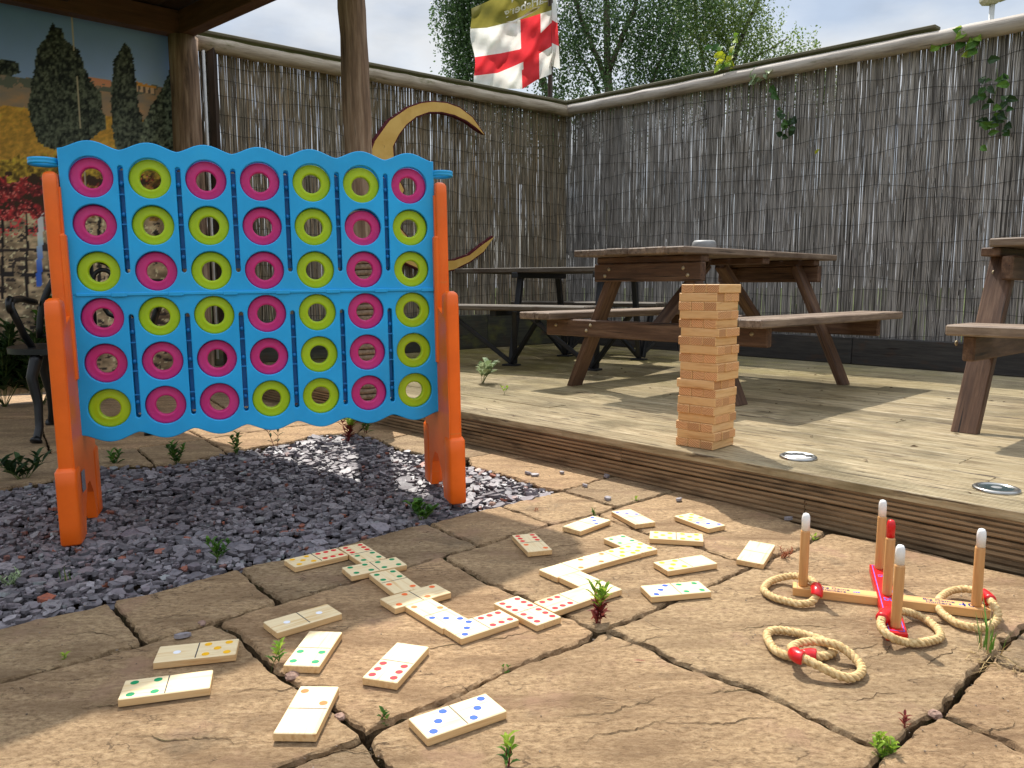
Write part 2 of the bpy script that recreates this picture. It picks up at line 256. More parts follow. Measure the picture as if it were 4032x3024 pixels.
# ------------------------------------------------------------------ mesh builder
class MB:
    def __init__(s): s.v = []; s.f = []; s.mi = []; s.g = []; s.sm = []
    def add(s, verts, faces, mi=0, gc=None, smooth=False):
        o = len(s.v); s.v += [tuple(p) for p in verts]
        s.g += [tuple(p) for p in (gc if gc is not None else verts)]
        s.f += [tuple(i + o for i in f) for f in faces]; s.mi += [mi] * len(faces); s.sm += [smooth] * len(faces); return s
    def box(s, size, mtx=None, ch=.003, mi=0, grain=0):
        hx, hy, hz = (x / 2 for x in size); h = (hx, hy, hz); ch = min(ch, min(h) * .6)
        vs = []; idx = {}
        for cx in (-1, 1):
            for cy in (-1, 1):
                for cz in (-1, 1):
                    sg = (cx, cy, cz)
                    for a in range(3):
                        idx[sg, a] = len(vs); vs.append(V(tuple(sg[k] * (h[k] - (0 if k == a else ch)) for k in range(3))))
        fs = []
        for a in range(3):
            b, c = (a + 1) % 3, (a + 2) % 3
            for sa in (-1, 1):
                q = []
                for sb, sc_ in ((-1, -1), (1, -1), (1, 1), (-1, 1)):
                    g = [0, 0, 0]; g[a] = sa; g[b] = sb; g[c] = sc_; q.append(idx[tuple(g), a])
                fs.append(q if sa > 0 else q[::-1])
            for sa in (-1, 1):
                for sb in (-1, 1):
                    q = []
                    for sc_, ax in ((-1, a), (1, a), (1, b), (-1, b)):
                        g = [0, 0, 0]; g[a] = sa; g[b] = sb; g[c] = sc_; q.append(idx[tuple(g), ax])
                    fs.append(q if sa * sb < 0 else q[::-1])
        for cx in (-1, 1):
            for cy in (-1, 1):
                for cz in (-1, 1):
                    q = [idx[(cx, cy, cz), a] for a in range(3)]; fs.append(q if cx * cy * cz > 0 else q[::-1])
        off = V((rnd.uniform(0, 50), rnd.uniform(0, 50), rnd.uniform(0, 50)))
        gc = []
        for p in vs:
            p = V((p[grain], p[(grain + 1) % 3], p[(grain + 2) % 3])); gc.append(p + off)
        if mtx is not None: vs = [mtx @ p for p in vs]
        return s.add(vs, fs, mi, gc)
    def beam(s, p0, p1, w, h, up=(0, 0, 1), ch=.004, mi=0):
        p0, p1 = V(p0), V(p1); x = (p1 - p0); ln = x.length; x.normalize(); y = V(up).cross(x); y.normalize(); z = x.cross(y)
        m = Matrix(((x.x, y.x, z.x, 0), (x.y, y.y, z.y, 0), (x.z, y.z, z.z, 0), (0, 0, 0, 1))); m.translation = (p0 + p1) / 2
        return s.box((ln, w, h), m, ch, mi)
    def tube(s, pts, r, n=8, mi=0, closed=False, caps=True, smooth=True, wob=0, up=None):
        pts = [V(p) for p in pts]; k = len(pts); rs = r if isinstance(r, (list, tuple)) else [r] * k
        vs = []; gc = []; off = rnd.uniform(0, 50); acc = 0; pv = V(up) if up else None
        for i, p in enumerate(pts):
            a = pts[i - 1] if (i or closed) else p; b = pts[(i + 1) % k] if (i < k - 1 or closed) else p
            tn = (b - a); tn = tn.normalized() if tn.length > 1e-9 else V((0, 0, 1))
            if pv is None: pv = tn.orthogonal()
            u = pv - tn * pv.dot(tn); u = u.normalized() if u.length > 1e-6 else tn.orthogonal().normalized(); w = tn.cross(u); pv = u
            if i: acc += (p - pts[i - 1]).length
            for j in range(n):
                an = 2 * math.pi * j / n; rr = rs[i] * (1 + (rnd.uniform(-wob, wob) if wob else 0))
                vs.append(p + (u * math.cos(an) + w * math.sin(an)) * rr); gc.append((acc + off, rs[i] * math.cos(an) + off, rs[i] * math.sin(an)))
        fs = []
        for i in range(k if closed else k - 1):
            a = i * n; b = ((i + 1) % k) * n
            for j in range(n): fs.append((a + j, a + (j + 1) % n, b + (j + 1) % n, b + j))
        if caps and not closed: fs.append(tuple(range(n))[::-1]); fs.append(tuple((k - 1) * n + j for j in range(n)))
        return s.add(vs, fs, mi, gc, smooth)
    def lathe(s, prof, n=24, mtx=None, mi=0, closed=False, smooth=True, caps=True):
        vs = []; k = len(prof)
        for (r, z) in prof:
            for j in range(n): a = 2 * math.pi * j / n; vs.append(V((r * math.cos(a), r * math.sin(a), z)))
        fs = []
        for i in range(k if closed else k - 1):
            a = i * n; b = ((i + 1) % k) * n
            for j in range(n): fs.append((a + j, a + (j + 1) % n, b + (j + 1) % n, b + j))
        if caps and not closed: fs.append(tuple(range(n))[::-1]); fs.append(tuple((k - 1) * n + j for j in range(n)))
        gc = [(p.z, p.x, p.y) for p in vs]
        if mtx is not None: vs = [mtx @ p for p in vs]
        return s.add(vs, fs, mi, gc, smooth)
    def prism(s, poly, fn, d0, d1, mi=0, mi_side=None):     # poly 2-D, fn(a,b,d) -> point
        n = len(poly); vs = [fn(a, b, d0) for a, b in poly] + [fn(a, b, d1) for a, b in poly]
        s.add(vs, [tuple(range(n))[::-1], tuple(range(n, 2 * n))], mi); o = len(s.v) - 2 * n
        for i in range(n):
            s.f.append((o + i, o + (i + 1) % n, o + n + (i + 1) % n, o + n + i)); s.mi.append(mi if mi_side is None else mi_side); s.sm.append(False)
        return s
    def build(s, name, mats, parent=None, loc=None, recalc=True):
        me = bpy.data.meshes.new(name); me.from_pydata(s.v, [], s.f)
        for m in (mats if isinstance(mats, (list, tuple)) else [mats]): me.materials.append(M[m] if isinstance(m, str) else m)
        me.polygons.foreach_set('material_index', s.mi); me.polygons.foreach_set('use_smooth', s.sm)
        if s.g:
            at = me.attributes.new('gc', 'FLOAT_VECTOR', 'POINT'); at.data.foreach_set('vector', np.array(s.g, dtype=np.float32).ravel())
        if recalc:
            bm = bmesh.new(); bm.from_mesh(me); bmesh.ops.recalc_face_normals(bm, faces=bm.faces); bm.to_mesh(me); bm.free()
        me.update(); o = bpy.data.objects.new(name, me); COL.objects.link(o)
        if parent is not None: o.parent = parent
        if loc is not None: o.location = loc
        return o
def T(o, label, cat, group=None):
    o['label'] = label; o['category'] = cat
    if group: o['group'] = group
    return o
def empty(name, loc, label, cat, group=None, rot=(0, 0, 0)):
    o = bpy.data.objects.new(name, None); COL.objects.link(o); o.location = loc; o.rotation_euler = rot; o.empty_display_size = .05
    return T(o, label, cat, group)
def kind(o, k): o['kind'] = k; return o
def smoothish(o, ang=35):
    for p in o.data.polygons: p.use_smooth = True
    if hasattr(o.data, 'set_sharp_from_angle'): o.data.set_sharp_from_angle(angle=R(ang))
    return o
def text_mesh(body, size=1.0, bold=0.0):
    cu = bpy.data.curves.new('t', 'FONT'); cu.body = body; cu.size = size; cu.resolution_u = 3; cu.offset = bold
    ob = bpy.data.objects.new('t', cu); COL.objects.link(ob); bpy.context.view_layer.update()
    me = bpy.data.meshes.new_from_object(ob.evaluated_get(bpy.context.evaluated_depsgraph_get()))
    vs = [v.co.copy() for v in me.vertices]; fs = [tuple(p.vertices) for p in me.polygons]
    bpy.data.objects.remove(ob); bpy.data.meshes.remove(me); return vs, fs
def frame(o, x, y, z):
    m = Matrix(((x[0], y[0], z[0], 0), (x[1], y[1], z[1], 0), (x[2], y[2], z[2], 0), (0, 0, 0, 1))); m.translation = V(o); return m
def rotz(a): return Matrix.Rotation(a, 4, 'Z')
def inset_poly(P, d):
    n = len(P); ar = sum(P[i].x * P[(i + 1) % n].y - P[(i + 1) % n].x * P[i].y for i in range(n)); sg = 1 if ar > 0 else -1; out = []
    for i in range(n):
        a, b, c = P[i - 1], P[i], P[(i + 1) % n]
        e1 = (b - a); e2 = (c - b)
        if e1.length < 1e-9 or e2.length < 1e-9: out.append(b.copy()); continue
        e1 = e1.normalized(); e2 = e2.normalized(); n1 = V((-e1.y, e1.x, 0)) * sg; n2 = V((-e2.y, e2.x, 0)) * sg
        m = n1 + n2; k = m.length_squared
        out.append(b + (m * (2 / k) * d if k > .5 else n1 * d))
    return out

# ------------------------------------------------------------------ ground, paving, slate bed
g = MB(); g.add([(-400, -400, -.09), (400, -400, -.09), (400, 400, -.09), (-400, 400, -.09)], [(0, 1, 2, 3)]); kind(g.build('ground', 'grass_ground'), 'structure')
g = MB(); g.add([(-4.5, .4, -.05), (3.6, .2, -.05), (2.2, 2.6, -.05), (-.6, 5.2, -.05), (-2.4, 6.2, -.05), (-5.5, 5.2, -.05)], [(0, 1, 2, 3, 4, 5)]); kind(g.build('soil', 'dark_soil'), 'structure')
SL = [
 [(-200,2500),(0,2468),(136,2432),(339,2396),(427,2364),(500,2445),(570,2530),(556,2536),(253,2618),(0,2685),(-250,2740)],
 [(0,2685),(253,2618),(556,2536),(678,2495),(845,2452),(945,2496),(1000,2560),(1077,2636),(1181,2699),(1307,2785),(1434,2893),(1407,2920),(1090,3024),(700,3200),(-500,3200),(-450,2800)],
 [(427,2364),(633,2319),(782,2278),(937,2235),(1000,2286),(1108,2370),(1000,2398),(845,2448),(678,2495),(572,2530),(500,2445)],
 [(937,2235),(1000,2216),(1212,2180),(1353,2140),(1624,2067),(1683,2058),(1790,2105),(1895,2146),(1740,2188),(1601,2234),(1452,2275),(1389,2289),(1203,2343),(1108,2370),(1000,2286)],
 [(1108,2370),(1203,2343),(1389,2289),(1601,2234),(1740,2188),(1931,2298),(2040,2338),(2216,2415),(2350,2482),(2330,2515),(2090,2600),(2000,2636),(1768,2749),(1511,2853),(1434,2893),(1307,2785),(1181,2699),(1077,2636),(1000,2560),(945,2496),(845,2450),(1000,2398)],
 [(1740,2188),(1895,2146),(2000,2112),(2171,2062),(2352,2022),(2406,2050),(2560,2103),(2759,2157),(2900,2205),(2970,2227),(2900,2257),(2781,2311),(2605,2388),(2442,2456),(2350,2482),(2216,2415),(2040,2338),(1931,2298)],
 [(1683,2058),(1854,2013),(1970,1990),(2080,2030),(2180,2062),(2000,2112),(1895,2146),(1790,2105)],
 [(1970,1990),(2060,1965),(2180,1938),(2212,1931),(2320,1962),(2429,1995),(2352,2022),(2180,2062),(2080,2030)],
 [(2212,1931),(2370,1886),(2445,1866),(2560,1898),(2660,1932),(2429,1995),(2320,1962)],
 [(2004,1873),(1850,1832),(1840,1800),(2000,1775),(2080,1760),(2445,1866),(2370,1886),(2212,1931),(2140,1918)],
 [(1696,1792),(1579,1769),(1497,1733),(1700,1690),(1830,1688),(2080,1760),(2000,1775),(1838,1802)],
 [(1443,1713),(1407,1702),(1450,1650),(1600,1630),(1830,1688),(1700,1690),(1497,1733)],
 [(2350,2484),(2442,2456),(2605,2388),(2781,2311),(2900,2257),(2972,2228),(3146,2265),(3228,2296),(3450,2370),(3638,2434),(3718,2451),(3872,2484),(3970,2525),(3910,2580),(3854,2629),(3793,2694),(3700,2810),(3606,2848),(3513,2936),(3490,2943),(3387,2918),(3149,2801),(3000,2722),(2641,2600),(2578,2555),(2420,2492)],
 [(2350,2484),(2420,2492),(2578,2555),(2641,2600),(3000,2722),(3149,2801),(3387,2918),(3490,2943),(3420,3020),(3300,3200),(1650,3200),(1520,3024),(1436,2900),(1511,2853),(1768,2749),(2000,2636),(2090,2600),(2330,2515)],
 [(2406,2050),(2352,2022),(2429,1995),(2660,1932),(2900,1983),(3259,2092),(3146,2157),(3054,2188),(2972,2227),(2900,2205),(2759,2157),(2560,2103)],
 [(2972,2227),(3054,2188),(3146,2157),(3259,2092),(3566,2150),(3874,2229),(4032,2262),(4400,2350),(4400,2400),(4032,2461),(3970,2525),(3872,2484),(3638,2434),(3450,2370),(3228,2296),(3146,2265)],
 [(3970,2525),(4032,2461),(4300,2410),(4500,2440),(4400,2720),(4032,2638),(3933,2610),(3910,2580)],
 [(3700,2810),(3793,2694),(3854,2629),(3910,2580),(3933,2610),(4032,2638),(4400,2720),(4500,3050),(4032,2955),(3980,2927),(3793,2843)],
 [(3490,2943),(3513,2936),(3606,2848),(3700,2810),(3793,2843),(3980,2927),(4032,2955),(4500,3050),(4400,3250),(3300,3250),(3420,3020)],
 [(1436,2900),(1520,3024),(1650,3200),(1600,3300),(700,3300),(700,3200),(1090,3024),(1407,2920)],
 [(-900,2100),(-300,1985),(0,1925),(212,1885),(407,1835),(610,1828),(538,1763),(380,1770),(0,1800),(-320,1825),(-900,1870)],
 [(610,1828),(741,1817),(895,1780),(809,1727),(538,1763)],
 [(895,1780),(1000,1760),(1149,1738),(1253,1710),(1407,1702),(1450,1650),(1130,1680),(809,1727)],
 [(-900,1870),(-320,1825),(0,1800),(200,1784),(150,1645),(-300,1655),(-800,1680)],
 [(200,1784),(380,1770),(538,1763),(809,1727),(640,1640),(150,1645)],
 [(809,1727),(1130,1680),(1450,1650),(1600,1630),(1400,1575),(640,1640)],
 [(-800,1680),(-300,1655),(150,1645),(640,1640),(900,1615),(760,1530),(-300,1570),(-700,1600)],
 [(900,1615),(1400,1575),(1200,1520),(760,1530)],
]
def slab(mb, P, z, seed):
    r = random.Random(seed); P = inset_poly(P, .0052)
    pts = []
    for i in range(len(P)):
        a, b = P[i], P[(i + 1) % len(P)]; k = max(1, int((b - a).length / .010))
        for j in range(k): pts.append(a.lerp(b, j / k))
    for it in range(1): pts = [pts[i] * .5 + (pts[i - 1] + pts[(i + 1) % len(pts)]) * .25 for i in range(len(pts))]
    n = len(pts)
    def wob(s_, amp):
        k = max(4, int(n / s_)); c = [r.uniform(-amp, amp) for _ in range(k)]; out = []
        for i in range(n):
            u = i / n * k; a = int(u) % k; f = u - int(u); f = f * f * (3 - 2 * f); out.append(c[a] * (1 - f) + c[(a + 1) % k] * f)
        return out
    w1 = wob(10, .0018); w2 = wob(1.6, .0028); w3 = wob(2, .0042); w4 = wob(1.5, .0045)
    N0 = inset_poly(pts, 1.0); rings = []
    for d, zz, wx in ((.006, 0, w3), (.0028, -.003, w4), (.0005, -.010, w2), (0.0, -.024, w3), (.006, -.06, w4)):
        ring = []
        for i in range(n):
            nn = (N0[i] - pts[i]); nn = nn.normalized() if nn.length > 1e-6 else V((0, 0, 0))
            p = pts[i] + nn * (d + w1[i] + w2[i] + wx[i] * .7); ring.append(V((p.x, p.y, z + zz + (wx[i] * .35 if zz < 0 else 0))))
        rings.append(ring)
    vs = [p for q in rings for p in q]; fs = [tuple(range(n))]
    for k in range(4):
        for i in range(n): fs.append((k * n + i, (k + 1) * n + i, (k + 1) * n + (i + 1) % n, k * n + (i + 1) % n))
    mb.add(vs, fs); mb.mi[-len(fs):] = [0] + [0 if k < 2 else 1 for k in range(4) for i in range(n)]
pv = MB()
_dd = V((.685, -.729, 0)).normalized(); _dm = V((.729, .685, 0)).normalized()
EXT = []                                            # the paving carries on beyond the frame
bp = [onz(p) for p in ((4400, 2352), (4400, 2400), (4500, 2440), (4400, 2720), (4500, 3050), (4400, 3250))]
for a, b in zip(bp[1:-1], bp[2:]):
    for k in range(2): EXT.append([a + _dd * (.7 * k), b + _dd * (.7 * k), b + _dd * (.7 * k + .7), a + _dd * (.7 * k + .7)])
bp = [onz(p) for p in ((-200, 2500), (-250, 2740), (-500, 3200))]
for a, b in zip(bp[:-1], bp[1:]):
    for k in range(2): EXT.append([a - _dm * (.6 * k), b - _dm * (.6 * k), b - _dm * (.6 * k + .6), a - _dm * (.6 * k + .6)])
for i, P in enumerate(EXT): slab(pv, P, -.0006 * (i % 3), 90 + i)
for i, P in enumerate(SL): slab(pv, [onz(p) for p in P], -.0006 * (i % 4), i)
cr_ = random.Random(17)
CRK = [(300, 2790, .16), (880, 2730, .2), (1250, 2960, .1), (2180, 2830, .22), (2420, 2555, .13), (2760, 2730, .12), (2900, 2480, .14), (3300, 2560, .10), (3420, 2590, .09), (3080, 2460, .12), (3350, 2760, .10), (2300, 2930, .16), (1640, 2560, .10), (1900, 2520, .12), (1290, 2300, .07), (1450, 2210, .10), (2150, 2160, .12), (2100, 2200, .16), (2050, 2010, .09), (2580, 2160, .09), (2300, 1975, .08), (560, 2440, .14), (250, 2500, .12), (3800, 2900, .12), (3650, 2620, .12), (3150, 2650, .16), (2650, 2850, .18), (500, 2900, .22), (3420, 2330, .12), (2850, 2060, .1)]
for x, y, ln in CRK:
    c0 = onz((x, y), 0); a = R(cr_.uniform(-2, 34)); n = int(ln / .008) + 3; P = []; h = a
    for i in range(n): P.append(c0.copy()); h = a + cr_.gauss(0, .5); c0 = c0 + V((math.cos(h), math.sin(h), 0)) * .008
    vs = []
    for i, p in enumerate(P):
        w = .00025 + .0011 * math.sin(math.pi * i / (n - 1)) * cr_.uniform(.4, 1.2); q = V((-math.sin(a), math.cos(a), 0)) * w; vs += [(p.x + q.x, p.y + q.y, .0009), (p.x - q.x, p.y - q.y, .0009)]
    pv.add(vs, [(2 * i, 2 * i + 1, 2 * i + 3, 2 * i + 2) for i in range(n - 1)], 1)
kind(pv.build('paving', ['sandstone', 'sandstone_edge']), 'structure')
BED = [(-900,2100),(-300,1985),(0,1925),(212,1885),(407,1835),(610,1830),(741,1817),(895,1781),(1000,1765),(1149,1738),(1253,1710),(1407,1706),(1443,1715),(1579,1769),(1696,1792),(1832,1828),(2000,1873),(2140,1918),(2190,1938),(1970,1990),(1854,2013),(1683,2058),(1624,2067),(1353,2140),(1212,2180),(1000,2216),(937,2235),(782,2278),(633,2319),(427,2368),(339,2396),(136,2432),(0,2468),(-200,2500),(-900,2650)]
bed = [onz(p) for p in BED]
def inside(x, y, P):
    c = False; j = len(P) - 1
    for i in range(len(P)):
        if (P[i].y > y) != (P[j].y > y) and x < (P[j].x - P[i].x) * (y - P[i].y) / (P[j].y - P[i].y) + P[i].x: c = not c
        j = i
    return c
sg = MB(); rr = random.Random(3); xs = [p.x for p in bed]; ys = [p.y for p in bed]; cnt = 0
while cnt < 15000:
    x = rr.uniform(max(-2.6, min(xs)), max(xs)); y = rr.uniform(min(ys), max(ys))
    if not inside(x, y, bed): continue
    cnt += 1; rad = min(.032, .0065 + rr.expovariate(1 / .0062)); k = rr.randint(5, 7); th = rr.uniform(.002, .005) + rad * .05
    el = rr.uniform(.5, .95); m = Matrix.Translation((x, y, rr.uniform(-.034, -.004))) @ rotz(rr.uniform(0, 6.3)) @ Matrix.Rotation(rr.gauss(0, .22), 4, 'X') @ Matrix.Rotation(rr.gauss(0, .18), 4, 'Y')
    top = []; bot = []
    for j in range(k):
        a = 2 * math.pi * (j + rr.uniform(-.3, .3)) / k; q = rad * rr.uniform(.75, 1.15)
        top.append(m @ V((q * math.cos(a), q * el * math.sin(a), th + rr.uniform(-.001, .001)))); bot.append(m @ V((q * .9 * math.cos(a), q * .9 * el * math.sin(a), -th)))
    sg.add(top + bot, [tuple(range(k))] + [(j, k + j, k + (j + 1) % k, (j + 1) % k) for j in range(k)])
kind(sg.build('slate_gravel', 'slate', recalc=True), 'stuff')
# loose slate flakes lying on the slabs
for i, (p, s_) in enumerate([((2080, 1868), .02), ((2105, 1875), .016), ((2302, 1917), .014), ((2392, 1968), .018), ((2388, 1879), .02), ((2213, 1866), .012), ((2672, 1973), .015), ((720, 2513), .015), ((3105, 2048), .016)]):
    q = onz(p); k = 6; mb = MB(); a0 = rr.uniform(0, 6); m = rotz(a0) @ Matrix.Rotation(rr.uniform(-.25, .25), 4, 'X')
    pts = [(s_ * rr.uniform(.8, 1.2) * math.cos(j * math.pi / 3), s_ * .6 * rr.uniform(.8, 1.2) * math.sin(j * math.pi / 3)) for j in range(k)]
    mb.prism(pts, lambda a, b, d: m @ V((a, b, d)), 0, .008)
    where = ['by the slate bed corner', 'just below the flake at the slate bed corner', 'near the deck step', 'beside the joint weed', 'right at the foot of the deck step', 'between slate bed and deck step', 'above the row of loose dominoes', 'behind the two left dominoes', 'left of the ring toss, against the deck step'][i]
    T(mb.build('slate_flake', 'slate', loc=(q.x, q.y, .002)), 'loose slate flake on sandstone ' + where, 'stone', 'loose slate flakes on the paving')

gt = MB(); rg = random.Random(31)
def chip(x, y, z, s_):
    k = 5; m = Matrix.Translation((x, y, z)) @ rotz(rg.uniform(0, 6.3)) @ Matrix.Rotation(rg.gauss(0, .4), 4, 'X'); a = [m @ V((s_ * rg.uniform(.7, 1.1) * math.cos(j * 1.2566), s_ * .7 * rg.uniform(.7, 1.1) * math.sin(j * 1.2566), s_ * .35)) for j in range(k)]; b = [m @ V((s_ * math.cos(j * 1.2566), s_ * .7 * math.sin(j * 1.2566), -s_ * .3)) for j in range(k)]
    gt.add(a + b, [tuple(range(k))] + [(j, k + j, k + (j + 1) % k, (j + 1) % k) for j in range(k)])
for P in SL[:20]:
    Q = [onz(p) for p in P]
    for i in range(len(Q)):
        a, b = Q[i], Q[(i + 1) % len(Q)]
        for _ in range(int((b - a).length / .016)): p = a.lerp(b, rg.random()); chip(p.x + rg.gauss(0, .004), p.y + rg.gauss(0, .004), rg.uniform(-.046, -.022), rg.uniform(.0022, .006))
    for _ in range(16):
        a, b, c_ = rg.choice(Q), rg.choice(Q), rg.choice(Q); p = (a + b + c_) / 3; chip(p.x, p.y, .0012, rg.uniform(.0008, .0022))
kind(gt.build('grit', 'grit'), 'stuff')
# ------------------------------------------------------------------ decking
E0 = V((-.218, 3.555, 0)); DD = V((.685, -.729, 0)).normalized(); DM = V((.729, .685, 0)).normalized()
WC = V((.55, 8.1, 0)); WL = V((-3.15, 4.85, 0)); WR = V((3.264, 4.986, 0))
wl = (WL - WC).normalized(); wr = (WR - WC).normalized()
dk = MB(); DZ = .15; bw, pitch = .1190, .1265; r2 = random.Random(5)
ribs = 8
for k in range(31):
    o = E0 + DM * (k * pitch)
    # board starts at the fence on the left
    den = DD.x * wl.y - DD.y * wl.x; t0 = ((WL.x - o.x) * wl.y - (WL.y - o.y) * wl.x) / den
    t = t0 - .02; end = 3.6
    cuts = [t]; x = t + r2.uniform(1.0, 3.4)
    while x < end: cuts.append(x); x += r2.uniform(2.2, 3.4)
    cuts.append(end)
    for a, b in zip(cuts[:-1], cuts[1:]):
        zt = DZ + r2.uniform(-.0012, .0012); prof = [(0, zt - .028), (0, zt - .003)]
        for i in range(ribs):
            y0 = i * bw / ribs; y1 = (i + 1) * bw / ribs; q = (y1 - y0)
            prof += [(y0 + q * .16, zt), (y0 + q * .62, zt), (y0 + q * .72, zt - .0055), (y0 + q * .95, zt - .0055)]
        prof += [(bw, zt - .003), (bw, zt - .028)]
        vs = []; gc = []; off = r2.uniform(0, 60); nseg = 1
        for tt in (a + .002, b - .002):
            for (yy, zz) in prof: p = o + DD * tt + DM * yy; vs.append((p.x, p.y, zz)); gc.append((tt + off, yy + off, zz))
        n = len(prof); dk.add(vs, [(i, i + 1, n + i + 1, n + i) for i in range(n - 1)] + [tuple(range(n)), tuple(range(n, 2 * n))[::-1]], 0, gc)
deck = kind(dk.build('decking', 'deck_wood'), 'structure')
fa = MB()
for (z0, z1, back, cuts) in ((.067, .1385, .006, (-2.6, -.55, 1.42 * .64, 3.6)), (-.02, .063, .012, (-2.6, .1, 1.63, 3.6))):
    for a, b in zip(cuts[:-1], cuts[1:]):
        nr = 5; prof = []; q = (z1 - z0) / nr
        prof.append((back + .02, z0))
        for i in range(nr):
            zz = z0 + i * q; prof += [(back + .009, zz + q * .02), (back + .009, zz + q * .34), (back, zz + q * .44), (back, zz + q * .94)]
        prof.append((back + .02, z1)); vs = []; gc = []; off = r2.uniform(0, 60)
        for tt in (a + .0015, b - .0015):
            for (yy, zz) in prof: p = E0 + DD * tt + DM * yy; vs.append((p.x, p.y, zz)); gc.append((tt + off, yy + off, zz))
        n = len(prof); fa.add(vs, [(i, i + 1, n + i + 1, n + i) for i in range(n - 1)] + [tuple(range(n)), tuple(range(n, 2 * n))[::-1]], 0, gc)
fa.add([E0 + DD * -2.6 + DM * .04 + V((0, 0, -.05)), E0 + DD * 3.6 + DM * .04 + V((0, 0, -.05)), E0 + DD * 3.6 + DM * .04 + V((0, 0, .12)), E0 + DD * -2.6 + DM * .04 + V((0, 0, .12))], [(0, 1, 2, 3)])
kind(fa.build('deck_step', 'fascia_wood'), 'structure')

lt_ = MB(); rl = random.Random(41)
for _ in range(90):
    p = E0 + DD * rl.uniform(-.8, 2.2) + DM * (rl.uniform(.05, 3.2)); s_ = rl.uniform(.004, .016); m = Matrix.Translation((p.x, p.y, DZ + .0025)) @ rotz(rl.uniform(0, 6.3)) @ Matrix.Rotation(rl.gauss(0, .35), 4, 'X')
    lt_.add([m @ V((-s_, 0, 0)), m @ V((0, -s_ * .4, .002)), m @ V((s_, 0, 0)), m @ V((0, s_ * .4, .003))], [(0, 1, 2, 3)])
kind(lt_.build('leaf_litter', 'litter', recalc=False), 'stuff')
# ------------------------------------------------------------------ reed fences
def reed_fence(A, B, zA, zB, label, reed, log, kerb, kh, seed, cap_to=1.0, extra=0):
    d = (B - A); ln = d.length; d.normalize(); nrm = V((d.y, -d.x, 0))
    if nrm.dot(V((0, 0, 0)) - A) < 0: nrm = -nrm
    root = empty('reed_fence', (A.x, A.y, DZ), label, 'fence'); r = random.Random(seed)
    def L_(o): o.parent = root; o.matrix_parent_inverse = Matrix.Translation((-A.x, -A.y, -DZ)); return o
    mb = MB()
    gaps = [(r.uniform(.1, ln), r.uniform(.004, .0075), r.uniform(DZ + kh, zB - .7), r.uniform(.25, 1.1)) for _ in range(int(ln * 1.2))]
    for layer, (sp, y0, keep) in enumerate(((.0064, .0, .97), (.0056, -.008, 1), (.0046, -.017, 1))):
        x = -.02
        while x < ln + .02:
            x += sp * r.uniform(.6, 1.4)
            if r.random() > keep: x += sp * r.uniform(0, 1.2)
            w = r.uniform(.0015, .0034) * (1 if layer == 0 else 1.35); lean = r.gauss(0, .02 if layer == 0 else .012); top = zA + (zB - zA) * x / ln - r.uniform(.02, .07); bot = DZ + kh - .03 + (r.uniform(-.12, .06) if r.random() < .15 else 0)
            yb = y0 + r.uniform(-.004, .004); bend = r.gauss(0, .005)
            gp = [g_ for g_ in gaps if abs(g_[0] - x) < g_[1]] ; segs = [(bot, top)]
            if gp: segs = [(bot, max(bot + .05, gp[0][2])), (min(top - .05, gp[0][2] + gp[0][3]), top)]
            if layer == 0 and not gp and r.random() < .5:
                c_ = bot + (top - bot) * r.uniform(.1, .5); e_ = c_ + (top - bot) * r.uniform(.2, .4); segs = [(bot, c_ - .004), (c_ + r.uniform(0, .04), e_), (e_ + r.uniform(0, .04), top)]
            for bot, top in segs:
              vs = []; lean += r.gauss(0, .006)
              for i, f in enumerate((0, .35, .7, 1)):
                z = bot + (top - bot) * f; xx = x + lean * (f - .5) * 1.2 + bend * math.sin(f * 3.1); c = A + d * xx + nrm * (yb + .004 * math.sin(xx * 3 + f * 4)); c = V((c.x, c.y, z)); ww = w * (1.1 - .35 * f)
                vs += [c + d * ww, c + nrm * ww * .35, c - d * ww]
              fs = []
              for i in range(3):
                a = i * 3; fs += [(a, a + 1, a + 4, a + 3), (a + 1, a + 2, a + 5, a + 4)]
              mb.add(vs, fs, 0 if layer == 0 or (layer == 1 and r.random() < .45) else 1)  # second slot holds the reeds with shadow painted into their colour
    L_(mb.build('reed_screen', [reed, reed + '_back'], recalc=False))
    wb = MB(); nz = 15
    for i in range(nz):
        z0 = DZ + kh + .04 + (min(zA, zB) - DZ - kh - .12) * i / (nz - 1); pts = []
        for j in range(int(ln / .12) + 1):
            x = j * .12; c = A + d * x + nrm * .0085; pts.append((c.x, c.y, z0 + (zB - zA) * x / ln * i / nz + .028 * math.sin(x * 1.7 + i * 1.3) + .014 * math.sin(x * 5.1 + i * 2.2) + r.uniform(-.011, .011)))
        wb.tube(pts, .0014, 4)
    L_(wb.build('tie_wire', 'wire'))
    lb = MB(); k = 28; pts = []; rad = []
    for i in range(k + 1):
        x = -.03 + (ln + extra + .06) * i / k; c = A + d * x + nrm * .045; pts.append((c.x, c.y, zA + (zB - zA) * x / ln - .052 + r.uniform(-.003, .003))); rad.append(.052 + r.uniform(-.002, .002))
    lb.tube(pts, rad, 16, wob=.015); L_(lb.build('top_rail', log))
    cb = MB(); p0 = A + nrm * .02; p1 = A + d * (ln * cap_to) + nrm * .02
    cb.beam((p0.x, p0.y, zA + .03), (p1.x, p1.y, zA + (zB - zA) * cap_to + .03), .09, .022); L_(cb.build('capping_board', 'cap_board'))
    kb = MB(); cuts = [0, ln * .3, ln * .62, ln + extra]
    for a, b in zip(cuts[:-1], cuts[1:]):
        p0 = A + d * (a + .002) + nrm * .05; p1 = A + d * (b - .002) + nrm * .05; kb.beam((p0.x, p0.y, DZ + kh / 2), (p1.x, p1.y, DZ + kh / 2), .05, kh, ch=.006)
    L_(kb.build('base_board', kerb)); return root, d, nrm
RE = WC + wr * 4.9
zR = 2.352
